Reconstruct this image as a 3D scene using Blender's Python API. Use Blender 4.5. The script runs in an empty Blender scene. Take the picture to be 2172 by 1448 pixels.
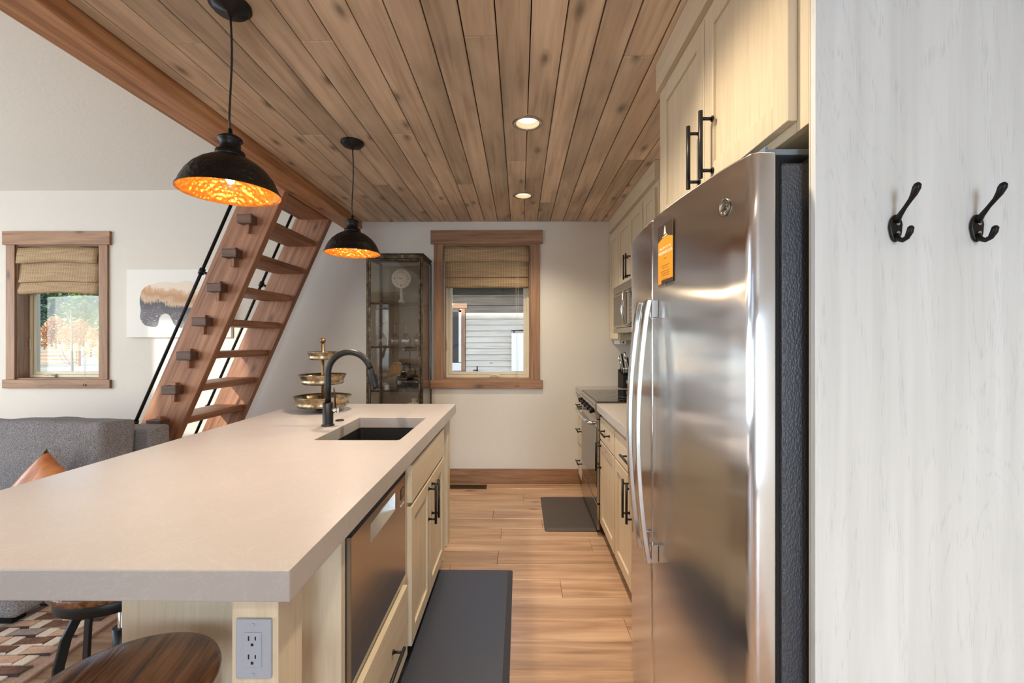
import bpy, bmesh, math, random
from mathutils import Vector, Matrix
random.seed(7)
PI = math.pi
SC = bpy.context.scene
COL = SC.collection

# ---------------------------------------------------------------- camera
cd = bpy.data.cameras.new('camera'); cam = bpy.data.objects.new('camera', cd); COL.objects.link(cam)
cd.sensor_width = 36.0; cd.sensor_fit = 'HORIZONTAL'; cd.lens = 36.0*950/2172
cd.shift_x = -8.0/2172; cd.shift_y = -3.0/2172; cd.clip_start = 0.02; cd.clip_end = 400
cam.location = (0, 0, 1.336)
cam.rotation_euler = (PI/2, 0, math.atan(8.4/950))
SC.camera = cam

# ---------------------------------------------------------------- world, sun, fill lamps, exposure
SC.view_settings.view_transform = 'Standard'
SC.view_settings.look = 'None'
SC.view_settings.gamma = 1.0
SC.view_settings.use_curve_mapping = False
SC.view_settings.exposure = 0.18
SUN_DIR = Vector((0.25, 1.0, -0.30)).normalized()
w = bpy.data.worlds.new('sky'); SC.world = w; w.use_nodes = True
nt = w.node_tree; bg = nt.nodes['Background']
sk = nt.nodes.new('ShaderNodeTexSky'); sk.sky_type = 'NISHITA'; sk.sun_disc = False
sk.sun_elevation = math.radians(24); sk.sun_rotation = math.radians(194); sk.altitude = 800; sk.dust_density = 1.5
nt.links.new(sk.outputs[0], bg.inputs[0]); bg.inputs[1].default_value = 0.5
sl = bpy.data.lights.new('sun', 'SUN'); sl.energy = 3.6; sl.angle = math.radians(0.6); sl.color = (1.0, 0.93, 0.82)
so = bpy.data.objects.new('sun', sl); COL.objects.link(so); so.rotation_euler = SUN_DIR.to_track_quat('-Z', 'Y').to_euler()
so.location = (-5, -12, 8)

def area(name, loc, target, sx, sy, energy, color):
    l = bpy.data.lights.new(name, 'AREA'); l.shape = 'RECTANGLE'; l.size = sx; l.size_y = sy
    l.energy = energy; l.color = color
    o = bpy.data.objects.new(name, l); COL.objects.link(o); o.location = loc
    o.rotation_euler = (Vector(target)-Vector(loc)).to_track_quat('-Z', 'Z').to_euler()
    return o
# added area lamps in the unseen walls' openings, interior fill on top of the sky
area('fill_left_window_a', (-6.62, 2.3, 1.55), (0, 2.3, 1.45), 2.0, 1.9, 62, (0.82, 0.91, 1.0))
area('fill_left_window_b', (-6.62, -0.6, 1.55), (0, -0.6, 1.45), 2.4, 1.9, 75, (0.82, 0.91, 1.0))
area('fill_left_gable', (-6.62, 0.8, 3.55), (0, 0.8, 3.2), 3.6, 1.1, 62, (0.95, 0.96, 1.0))
area('fill_patio_door', (0.66, -3.12, 1.15), (0.4, 3, 1.15), 0.8, 2.0, 66, (0.56, 0.77, 1.0))
area('fill_near_window', (-5.0, -3.12, 1.5), (-5.0, 3, 1.5), 1.5, 1.4, 34, (0.76, 0.88, 1.0))

cy = SC.cycles
cy.max_bounces = 10; cy.diffuse_bounces = 5; cy.glossy_bounces = 5; cy.transmission_bounces = 10; cy.transparent_max_bounces = 12
cy.sample_clamp_indirect = 6.0; cy.caustics_reflective = False; cy.caustics_refractive = False

# ---------------------------------------------------------------- materials
def lin(c):
    return tuple(((x/255)/12.92 if x/255 <= 0.04045 else ((x/255+0.055)/1.055)**2.4) for x in c) + (1.0,)
MAT = {}
def base(name, color=(200, 200, 200), rough=0.5, metal=0.0, spec=0.5):
    m = bpy.data.materials.new(name); m.use_nodes = True; MAT[name] = m
    b = m.node_tree.nodes['Principled BSDF']
    b.inputs['Base Color'].default_value = lin(color); b.inputs['Roughness'].default_value = rough
    b.inputs['Metallic'].default_value = metal; b.inputs['Specular IOR Level'].default_value = spec
    return m, m.node_tree, b
def N(nt, t, **kw):
    n = nt.nodes.new(t)
    for k, v in kw.items(): setattr(n, k, v)
    return n
def coords(nt, scale=(1, 1, 1), rnd=0.0, rot=(0, 0, 0)):
    tc = N(nt, 'ShaderNodeTexCoord'); mp = N(nt, 'ShaderNodeMapping')
    mp.inputs['Scale'].default_value = scale; mp.inputs['Rotation'].default_value = rot
    src = tc.outputs['Object']
    if rnd:
        oi = N(nt, 'ShaderNodeObjectInfo'); mu = N(nt, 'ShaderNodeVectorMath', operation='SCALE')
        mu.inputs[0].default_value = (rnd, rnd*0.7, rnd*1.3); nt.links.new(oi.outputs['Random'], mu.inputs['Scale'])
        ad = N(nt, 'ShaderNodeVectorMath', operation='ADD'); nt.links.new(src, ad.inputs[0]); nt.links.new(mu.outputs[0], ad.inputs[1]); src = ad.outputs[0]
    nt.links.new(src, mp.inputs['Vector'])
    return mp.outputs[0]
def ramp(nt, fac, stops):
    r = N(nt, 'ShaderNodeValToRGB'); e = r.color_ramp.elements
    while len(e) < len(stops): e.new(0.5)
    for i, (p, c) in enumerate(stops):
        e[i].position = p; e[i].color = c if len(c) == 4 else lin(c)
    nt.links.new(fac, r.inputs[0]); return r.outputs[0]
def noise(nt, vec, scale, detail=3, rough=0.5, dist=0.0):
    n = N(nt, 'ShaderNodeTexNoise'); nt.links.new(vec, n.inputs['Vector'])
    n.inputs['Scale'].default_value = scale; n.inputs['Detail'].default_value = detail
    n.inputs['Roughness'].default_value = rough; n.inputs['Distortion'].default_value = dist
    return n.outputs['Fac']
def mix(nt, fac, a, b, mode='MIX'):
    m = N(nt, 'ShaderNodeMix', data_type='RGBA', blend_type=mode)
    if isinstance(fac, (int, float)): m.inputs[0].default_value = fac
    else: nt.links.new(fac, m.inputs[0])
    for s, v in ((6, a), (7, b)):
        if isinstance(v, tuple): m.inputs[s].default_value = v if len(v) == 4 else lin(v)
        else: nt.links.new(v, m.inputs[s])
    return m.outputs[2]
def bump(nt, b, h, strength=0.3, dist=0.002):
    bn = N(nt, 'ShaderNodeBump'); bn.inputs['Strength'].default_value = strength; bn.inputs['Distance'].default_value = dist
    nt.links.new(h, bn.inputs['Height']); nt.links.new(bn.outputs[0], b.inputs['Normal'])

def wood(name, axis, cols, rough=0.5, grain=1.0, knots=0.5, stain=0.5, bumps=0.15, vary=0.25, rnd=37.0, tilt=0.0, flat=False):
    """cols = (dark, mid, light); grain runs along the given object axis"""
    m, nt, b = base(name, cols[1], rough)
    s = [1, 1, 1]; s['xyz'.index(axis)] = 0.06
    rot = (0, 0, 0) if not tilt else ((0, 0, tilt))
    v = coords(nt, tuple(s), rnd, rot)
    n1 = noise(nt, v, 38*grain, 4, 0.6, 0.4)
    n2 = noise(nt, v, 7*grain, 3, 0.5, 1.2)
    s2 = [1, 1, 1]; s2['xyz'.index(axis)] = 0.35
    v2 = coords(nt, tuple(s2), rnd, rot)
    n3 = noise(nt, v2, 3.2, 3, 0.55, 0.6)
    wv = N(nt, 'ShaderNodeMath', operation='MULTIPLY'); nt.links.new(n2, wv.inputs[0]); wv.inputs[1].default_value = 26
    sn = N(nt, 'ShaderNodeMath', operation='SINE'); nt.links.new(wv.outputs[0], sn.inputs[0])
    ab = N(nt, 'ShaderNodeMath', operation='MULTIPLY_ADD'); nt.links.new(sn.outputs[0], ab.inputs[0]); ab.inputs[1].default_value = 0.085; nt.links.new(n1, ab.inputs[2])
    c = ramp(nt, ab.outputs[0], [(0.25, cols[0]), (0.5, cols[1]), (0.78, cols[2])])
    st = ramp(nt, n3, [(0.32, (0, 0, 0, 1)), (0.62, (1, 1, 1, 1))])
    dk = mix(nt, 1.0, c, tuple(x/255 for x in (150, 150, 152)) + (1,), 'MULTIPLY')
    sf = N(nt, 'ShaderNodeMath', operation='MULTIPLY_ADD'); nt.links.new(st, sf.inputs[0]); sf.inputs[1].default_value = -stain; sf.inputs[2].default_value = stain
    c = mix(nt, sf.outputs[0], c, dk)
    if knots:
        s3 = [1, 1, 1]; s3['xyz'.index(axis)] = 0.42
        v3 = coords(nt, tuple(s3), rnd, rot)
        vo = N(nt, 'ShaderNodeTexVoronoi'); vo.voronoi_dimensions = '2D'
        sp3 = N(nt, 'ShaderNodeSeparateXYZ'); cb3 = N(nt, 'ShaderNodeCombineXYZ'); nt.links.new(v3, sp3.inputs[0]); nt.links.new(sp3.outputs[0], cb3.inputs[0])
        nt.links.new(sp3.outputs['Y' if (axis == 'y' or flat) else 'Z'], cb3.inputs[1]); nt.links.new(cb3.outputs[0], vo.inputs['Vector']); vo.inputs['Scale'].default_value = 5.5
        kn = ramp(nt, vo.outputs['Distance'], [(0.03, (1, 1, 1, 1)), (0.075, (0.55, 0.55, 0.55, 1)), (0.16, (0, 0, 0, 1))])
        sel = N(nt, 'ShaderNodeSeparateColor'); nt.links.new(vo.outputs['Color'], sel.inputs[0])
        gt = N(nt, 'ShaderNodeMath', operation='GREATER_THAN'); nt.links.new(sel.outputs[0], gt.inputs[0]); gt.inputs[1].default_value = 1-knots
        mm = N(nt, 'ShaderNodeMath', operation='MULTIPLY'); nt.links.new(kn, mm.inputs[0]); nt.links.new(gt.outputs[0], mm.inputs[1])
        mk = N(nt, 'ShaderNodeMath', operation='MULTIPLY'); nt.links.new(mm.outputs[0], mk.inputs[0]); mk.inputs[1].default_value = 0.85
        c = mix(nt, mk.outputs[0], c, tuple(x*0.35 for x in lin(cols[0])[:3]) + (1,))
    oi = N(nt, 'ShaderNodeObjectInfo')
    vr = N(nt, 'ShaderNodeMath', operation='MULTIPLY_ADD'); nt.links.new(oi.outputs['Random'], vr.inputs[0]); vr.inputs[1].default_value = vary; vr.inputs[2].default_value = 1-vary/2
    cc = N(nt, 'ShaderNodeVectorMath', operation='SCALE'); nt.links.new(c, cc.inputs[0]); nt.links.new(vr.outputs[0], cc.inputs['Scale'])
    nt.links.new(cc.outputs[0], b.inputs['Base Color'])
    bump(nt, b, n1, bumps, 0.002)
    return m

for ax in 'xyz':
    wood('cabinet_wood_'+ax, ax, ((198, 182, 156), (207, 191, 165), (213, 198, 173)), 0.40, 2.2, 0, 0.04, 0.05, 0.03)
    wood('trim_wood_'+ax, ax, ((120, 86, 60), (148, 109, 78), (168, 129, 96)), 0.5, 1.2, 0.35, 0.3, 0.12, 0.12)
    wood('ladder_wood_'+ax, ax, ((122, 78, 52), (158, 107, 76), (184, 136, 102)), 0.5, 1.0, 0.35, 0.35, 0.25, 0.14)
wood('ceiling_wood', 'y', ((182, 157, 132), (208, 183, 155), (222, 199, 171)), 0.55, 0.9, 0.4, 0.95, 0.08, 0.2)
wood('floor_wood', 'x', ((152, 120, 95), (186, 150, 121), (210, 178, 148)), 0.30, 0.7, 0.12, 0.45, 0.12, 0.16, flat=True)
wood('beam_wood', 'y', ((140, 92, 58), (176, 124, 82), (200, 154, 112)), 0.55, 0.9, 0.4, 0.3, 0.4, 0.05)
wood('tenon_wood', 'x', ((70, 48, 40), (96, 70, 58), (116, 88, 74)), 0.5, 1.4, 0, 0.2, 0.15, 0.15)
wood('seat_wood', 'y', ((50, 28, 15), (122, 76, 42), (152, 104, 64)), 0.26, 1.6, 0.15, 0.4, 1.0, 0.06, tilt=0.9, flat=True)
wood('door_wood', 'z', ((78, 52, 36), (112, 78, 54), (134, 98, 70)), 0.5, 1.0, 0.3, 0.4, 0.15, 0.2)
wood('siding_pale', 'x', ((182, 174, 162), (200, 192, 180), (212, 205, 194)), 0.7, 0.6, 0.2, 0.2, 0.1, 0.06)
wood('siding_dark', 'x', ((62, 58, 56), (82, 76, 72), (98, 90, 84)), 0.7, 0.6, 0.2, 0.3, 0.1, 0.1)
wood('fence_wood', 'x', ((120, 92, 66), (160, 124, 90), (190, 156, 118)), 0.8, 0.6, 0, 0.3, 0.1, 0.1)

m, nt, b = base('panel_wood', (212, 214, 215), 0.30)
v = coords(nt, (1, 1, 0.05)); n1 = noise(nt, v, 30, 3, 0.55, 0.3); n0 = noise(nt, coords(nt, (1, 1, 0.22)), 3.2, 3, 0.5, 0.9)
c = ramp(nt, n1, [(0.3, (204, 206, 205)), (0.7, (219, 221, 222))])
po = noise(nt, coords(nt, (1, 1, 0.045)), 420, 2, 0.6)
# cathedral rings: pores gather along the rings of a stretched field
wv = N(nt, 'ShaderNodeMath', operation='MULTIPLY'); nt.links.new(n0, wv.inputs[0]); wv.inputs[1].default_value = 130
sn = N(nt, 'ShaderNodeMath', operation='SINE'); nt.links.new(wv.outputs[0], sn.inputs[0])
rg_ = ramp(nt, sn.outputs[0], [(0.55, (0, 0, 0, 1)), (1.0, (1, 1, 1, 1))]); pr = ramp(nt, po, [(0.50, (0, 0, 0, 1)), (0.60, (1, 1, 1, 1))])
mq = N(nt, 'ShaderNodeMath', operation='MULTIPLY'); nt.links.new(rg_, mq.inputs[0]); nt.links.new(pr, mq.inputs[1])
mq2 = N(nt, 'ShaderNodeMath', operation='MULTIPLY'); nt.links.new(mq.outputs[0], mq2.inputs[0]); mq2.inputs[1].default_value = 0.32
c = mix(nt, mq2.outputs[0], c, (168, 172, 172)); nt.links.new(c, b.inputs['Base Color']); bump(nt, b, po, 0.15, 0.0008)

def plaster(name, color):
    m, nt, b = base(name, color, 0.75, 0, 0.3)
    v = coords(nt)
    n = noise(nt, v, 34, 4, 0.55, 0.6); bump(nt, b, n, 0.35, 0.004)
    return m
plaster('wall_paint', (214, 209, 201)); plaster('vault_paint', (219, 214, 206))

m, nt, b = base('quartz', (170, 166, 161), 0.30)
v = coords(nt); n1 = noise(nt, v, 9, 6, 0.7, 1.6); n2 = noise(nt, v, 420, 2, 0.5); n4 = noise(nt, v, 2.2, 3, 0.5)
c = ramp(nt, n4, [(0.3, (167, 160, 156)), (0.7, (174, 167, 163))])
vein = ramp(nt, n1, [(0.485, (0, 0, 0, 1)), (0.50, (0.4, 0.4, 0.4, 1)), (0.515, (0, 0, 0, 1))])
c = mix(nt, vein, c, (192, 186, 181))
sp = ramp(nt, n2, [(0.70, (0, 0, 0, 1)), (0.78, (0.5, 0.5, 0.5, 1))]); c = mix(nt, sp, c, (120, 112, 104))
nt.links.new(c, b.inputs['Base Color'])

def steel(name, color, rough, axis='y', an=0.0, bs=0.05):
    m, nt, b = base(name, color, rough, 1.0)
    if an:
        b.inputs['Anisotropic'].default_value = an; b.inputs['Anisotropic Rotation'].default_value = 0.0
        tg = N(nt, 'ShaderNodeTangent'); tg.direction_type = 'RADIAL'; tg.axis = 'Z'; nt.links.new(tg.outputs[0], b.inputs['Tangent'])
    s = [260, 260, 260]; s['xyz'.index(axis)] = 3
    v = coords(nt, tuple(s)); n = noise(nt, v, 1.0, 2)
    rr = N(nt, 'ShaderNodeMapRange'); nt.links.new(n, rr.inputs[0]); rr.inputs[3].default_value = rough*0.8; rr.inputs[4].default_value = rough*1.25
    if bs: nt.links.new(rr.outputs[0], b.inputs['Roughness']); bump(nt, b, n, bs, 0.0005)
    return m
steel('brushed_steel', (224, 226, 230), 0.17, 'z', 1.0, 0)
steel('appliance_steel', (176, 170, 164), 0.2)
steel('bright_steel', (214, 212, 208), 0.16, 'z')
base('chrome', (220, 220, 220), 0.08, 1.0)
base('black_metal', (30, 27, 26), 0.4, 0.6)
base('matte_black', (24, 24, 25), 0.42, 0.3)
base('black_plastic', (22, 22, 24), 0.45)
base('sink_black', (26, 25, 25), 0.5)
base('black_glass', (12, 11, 11), 0.04, 0.0, 0.8)
base('oven_glass', (70, 62, 56), 0.06, 0.2, 0.9)
base('dark_gap', (14, 12, 11), 0.8)
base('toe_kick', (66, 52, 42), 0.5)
base('white_plastic', (226, 226, 224), 0.35)
base('outlet_grey', (160, 165, 176), 0.35)
base('vinyl', (214, 202, 176), 0.45)
base('vinyl_grey', (120, 130, 140), 0.4)
base('brass', (132, 104, 70), 0.38, 1.0)
base('white_ceramic', (222, 216, 204), 0.5)
base('clock_face', (226, 220, 206), 0.6)
base('ink', (66, 58, 50), 0.6)
base('pampas', (206, 168, 116), 0.9)
base('dark_leaf', (34, 26, 20), 0.7)
base('bead', (150, 96, 50), 0.5)
base('cord_white', (226, 214, 190), 0.6)
base('print_orange', (226, 152, 44), 0.35)
base('print_dark', (66, 52, 44), 0.35)
base('print_white', (246, 240, 226), 0.4)
base('print_ochre', (150, 96, 30), 0.4)
base('canvas_white', (230, 229, 225), 0.7)
base('box_white', (240, 240, 238), 0.5)
base('emblem', (120, 112, 100), 0.3, 0.9)
base('brass_vent', (88, 66, 44), 0.5, 0.7)

m, nt, b = base('shade_black', (34, 29, 27), 0.42, 0.7)
v = coords(nt); vo = N(nt, 'ShaderNodeTexVoronoi'); vo.feature = 'SMOOTH_F1'; nt.links.new(v, vo.inputs['Vector']); vo.inputs['Scale'].default_value = 75; bump(nt, b, vo.outputs['Distance'], 0.8, 0.004)
m, nt, b = base('shade_gold', (196, 118, 44), 0.36, 0.7)
v = coords(nt); vo = N(nt, 'ShaderNodeTexVoronoi'); vo.feature = 'SMOOTH_F1'; nt.links.new(v, vo.inputs['Vector']); vo.inputs['Scale'].default_value = 75; bump(nt, b, vo.outputs['Distance'], 1.0, 0.006)
m, nt, b = base('antique_brass', (176, 146, 98), 0.32, 1.0)
v = coords(nt); n = noise(nt, v, 30, 4, 0.6, 0.5); nt.links.new(ramp(nt, n, [(0.3, (112, 96, 72)), (0.6, (178, 160, 130)), (0.8, (216, 208, 190))]), b.inputs['Base Color']); bump(nt, b, n, 0.5, 0.004)
m, nt, b = base('aged_metal', (92, 80, 62), 0.4, 0.85)
v = coords(nt); n = noise(nt, v, 22, 4, 0.6, 0.5); nt.links.new(ramp(nt, n, [(0.35, (42, 36, 30)), (0.6, (84, 74, 58)), (0.8, (150, 138, 114))]), b.inputs['Base Color'])
m, nt, b = base('fridge_side', (70, 72, 78), 0.45, 0.2)
v = coords(nt, (1, 1, 0.6)); vo = N(nt, 'ShaderNodeTexVoronoi'); nt.links.new(v, vo.inputs['Vector']); vo.inputs['Scale'].default_value = 260; bump(nt, b, vo.outputs['Distance'], 0.5, 0.002)
m, nt, b = base('rubber_mat', (72, 64, 60), 0.5)
v = coords(nt); n = noise(nt, v, 300, 2); bump(nt, b, n, 0.3, 0.001)
m, nt, b = base('mat_blue', (58, 60, 70), 0.40)
v = coords(nt); n = noise(nt, v, 300, 2); bump(nt, b, n, 0.3, 0.001)
m, nt, b = base('tweed', (112, 108, 108), 0.9)
v = coords(nt); n = noise(nt, v, 260, 3, 0.7); n2 = noise(nt, v, 7, 2)
c = ramp(nt, n, [(0.35, (82, 80, 85)), (0.5, (130, 127, 130)), (0.66, (176, 172, 172))]); nt.links.new(c, b.inputs['Base Color']); hb_ = N(nt, 'ShaderNodeMath', operation='MULTIPLY_ADD'); n5 = noise(nt, coords(nt, (1, 1, 0.5), rot=(0, 0.6, 0)), 9, 3, 0.5, 1.0); nt.links.new(n5, hb_.inputs[0]); hb_.inputs[1].default_value = 5.0; nt.links.new(n, hb_.inputs[2])
bump(nt, b, hb_.outputs[0], 0.8, 0.003)
m, nt, b = base('leather', (186, 112, 58), 0.35)
v = coords(nt); n = noise(nt, v, 9, 3, 0.5, 0.8); nt.links.new(ramp(nt, n, [(0.3, (160, 88, 38)), (0.7, (206, 136, 82))]), b.inputs['Base Color']); bump(nt, b, n, 0.4, 0.01)
def fur(name, cols):
    m, nt, b = base(name, cols[1], 0.85)
    v = coords(nt, (1, 1, 1), 20); n = noise(nt, v, 120, 3, 0.7); n2 = noise(nt, v, 16, 2)
    c = ramp(nt, n, [(0.3, cols[0]), (0.55, cols[1]), (0.75, cols[2])])
    oi = N(nt, 'ShaderNodeObjectInfo'); nt.links.new(mix(nt, 0.35, c, ramp(nt, n2, [(0.3, cols[0]), (0.7, cols[2])])), b.inputs['Base Color'])
    bump(nt, b, n, 0.6, 0.003)
fur('fur_white', ((200, 188, 172), (222, 211, 196), (236, 228, 216)))
fur('fur_tan', ((170, 134, 110), (204, 170, 146), (226, 198, 176)))
fur('fur_brown', ((74, 50, 38), (118, 84, 64), (150, 116, 94)))
fur('fur_grey', ((112, 100, 98), (150, 136, 130), (184, 172, 164)))
fur('fur_dark', ((44, 34, 34), (72, 58, 56), (98, 82, 78)))
# woven bamboo
m, nt, b = base('bamboo', (172, 138, 96), 0.7)
tc = N(nt, 'ShaderNodeTexCoord'); sx = N(nt, 'ShaderNodeSeparateXYZ'); nt.links.new(tc.outputs['Object'], sx.inputs[0])
def stripes(out, freq):
    mu = N(nt, 'ShaderNodeMath', operation='MULTIPLY'); nt.links.new(out, mu.inputs[0]); mu.inputs[1].default_value = freq
    fr = N(nt, 'ShaderNodeMath', operation='FRACT'); nt.links.new(mu.outputs[0], fr.inputs[0]); return fr.outputs[0]
reed = stripes(sx.outputs['Z'], 140); thread = stripes(sx.outputs['X'], 42)
nn = noise(nt, coords(nt, (1, 1, 30)), 6, 3)
cr = ramp(nt, nn, [(0.3, (172, 140, 104)), (0.55, (202, 172, 132)), (0.75, (220, 194, 156))])
rd = ramp(nt, reed, [(0.0, (0.35, 0.35, 0.35, 1)), (0.25, (1, 1, 1, 1)), (0.8, (1, 1, 1, 1)), (1.0, (0.35, 0.35, 0.35, 1))])
cr = mix(nt, 1.0, cr, rd, 'MULTIPLY'); th = ramp(nt, thread, [(0.0, (1, 1, 1, 1)), (0.14, (0, 0, 0, 1))])
cr = mix(nt, th, cr, (232, 212, 176)); nt.links.new(cr, b.inputs['Base Color'])
tr = N(nt, 'ShaderNodeBsdfTranslucent'); nt.links.new(cr, tr.inputs['Color']); ms = N(nt, 'ShaderNodeMixShader'); ms.inputs[0].default_value = 0.28
nt.links.new(b.outputs[0], ms.inputs[1]); nt.links.new(tr.outputs[0], ms.inputs[2]); nt.links.new(ms.outputs[0], nt.nodes['Material Output'].inputs[0])
# window and cabinet glass: thin panes
def glass(name, refl=0.06, tint=(0.98, 0.99, 0.99, 1)):
    m = bpy.data.materials.new(name); m.use_nodes = True; MAT[name] = m; nt = m.node_tree; nt.nodes.remove(nt.nodes['Principled BSDF'])
    t = N(nt, 'ShaderNodeBsdfTransparent'); t.inputs[0].default_value = tint
    g = N(nt, 'ShaderNodeBsdfGlossy'); g.inputs['Roughness'].default_value = 0.02
    lw = N(nt, 'ShaderNodeLayerWeight'); lw.inputs[0].default_value = 0.5
    pw = N(nt, 'ShaderNodeMath', operation='POWER'); nt.links.new(lw.outputs['Facing'], pw.inputs[0]); pw.inputs[1].default_value = 4.5
    mr = N(nt, 'ShaderNodeMath', operation='MULTIPLY_ADD'); nt.links.new(pw.outputs[0], mr.inputs[0]); mr.inputs[1].default_value = 0.9; mr.inputs[2].default_value = refl
    x = N(nt, 'ShaderNodeMixShader'); nt.links.new(mr.outputs[0], x.inputs[0]); nt.links.new(t.outputs[0], x.inputs[1]); nt.links.new(g.outputs[0], x.inputs[2])
    nt.links.new(x.outputs[0], nt.nodes['Material Output'].inputs[0])
glass('pane_glass', 0.03); glass('case_glass', 0.085, (0.86, 0.84, 0.81, 1)); glass('stem_glass', 0.2, (0.92, 0.93, 0.93, 1)); glass('clear_sheet', 0.08)
def emit(name, color, s):
    m = bpy.data.materials.new(name); m.use_nodes = True; MAT[name] = m; nt = m.node_tree; nt.nodes.remove(nt.nodes['Principled BSDF'])
    e = N(nt, 'ShaderNodeEmission'); e.inputs[0].default_value = lin(color); e.inputs[1].default_value = s
    nt.links.new(e.outputs[0], nt.nodes['Material Output'].inputs[0])
emit('bulb_glow', (255, 206, 130), 50); emit('lamp_lens', (255, 222, 170), 3.0)
m, nt, b = base('grass', (200, 186, 150), 0.9)
v = coords(nt); n = noise(nt, v, 1.2, 5, 0.7); nt.links.new(ramp(nt, n, [(0.3, (170, 160, 120)), (0.6, (214, 202, 170)), (0.8, (230, 222, 200))]), b.inputs['Base Color'])
def leafmat(name, a, c):
    m, nt, b = base(name, a, 0.8); v = coords(nt); n = noise(nt, v, 2.5, 3); nt.links.new(ramp(nt, n, [(0.35, a), (0.65, c)]), b.inputs['Base Color'])
leafmat('leaf_green', (66, 96, 52), (118, 148, 88)); leafmat('leaf_blue', (66, 94, 80), (112, 140, 122)); leafmat('leaf_rust', (176, 128, 90), (210, 166, 130))
base('seam_grey', (66, 64, 68), 0.9)
base('bark', (120, 108, 96), 0.9); base('post_wood', (190, 128, 84), 0.8); base('roof_dark', (70, 68, 68), 0.8)
# printed picture: snowy forest and mountains inside the animal outline
m, nt, b = base('picture_print', (120, 110, 105), 0.7)
tc = N(nt, 'ShaderNodeTexCoord'); sx = N(nt, 'ShaderNodeSeparateXYZ'); nt.links.new(tc.outputs['Object'], sx.inputs[0])
vv = coords(nt, (1, 1, 1)); nA = noise(nt, vv, 7, 4, 0.6); nB = noise(nt, coords(nt, (9, 1, 1)), 8, 3, 0.6); nC = noise(nt, coords(nt, (1, 1, 2.2)), 60, 3, 0.7)
ma = N(nt, 'ShaderNodeMath', operation='MULTIPLY_ADD'); nt.links.new(nA, ma.inputs[0]); ma.inputs[1].default_value = 0.22
tl_ = N(nt, 'ShaderNodeMath', operation='MULTIPLY_ADD'); nt.links.new(sx.outputs['X'], tl_.inputs[0]); tl_.inputs[1].default_value = 0.16; nt.links.new(sx.outputs['Z'], tl_.inputs[2]); nt.links.new(tl_.outputs[0], ma.inputs[2])
mb_ = N(nt, 'ShaderNodeMath', operation='MULTIPLY_ADD'); nt.links.new(nB, mb_.inputs[0]); mb_.inputs[1].default_value = 0.09; nt.links.new(ma.outputs[0], mb_.inputs[2])
c = ramp(nt, mb_.outputs[0], [(0.0, (122, 118, 122)), (0.36, (112, 110, 116)), (0.44, (92, 90, 96)), (0.47, (206, 182, 156)), (0.53, (184, 146, 112)), (0.59, (206, 170, 138)), (0.62, (226, 214, 200))])
fl = ramp(nt, nC, [(0.60, (0, 0, 0, 1)), (0.64, (1, 1, 1, 1))]); lo = ramp(nt, ma.outputs[0], [(0.30, (1, 1, 1, 1)), (0.38, (0, 0, 0, 1))])
fx = N(nt, 'ShaderNodeMath', operation='MULTIPLY'); nt.links.new(fl, fx.inputs[0]); nt.links.new(lo, fx.inputs[1])
c = mix(nt, fx.outputs[0], c, (232, 230, 230)); nt.links.new(c, b.inputs['Base Color'])
M = MAT
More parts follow.
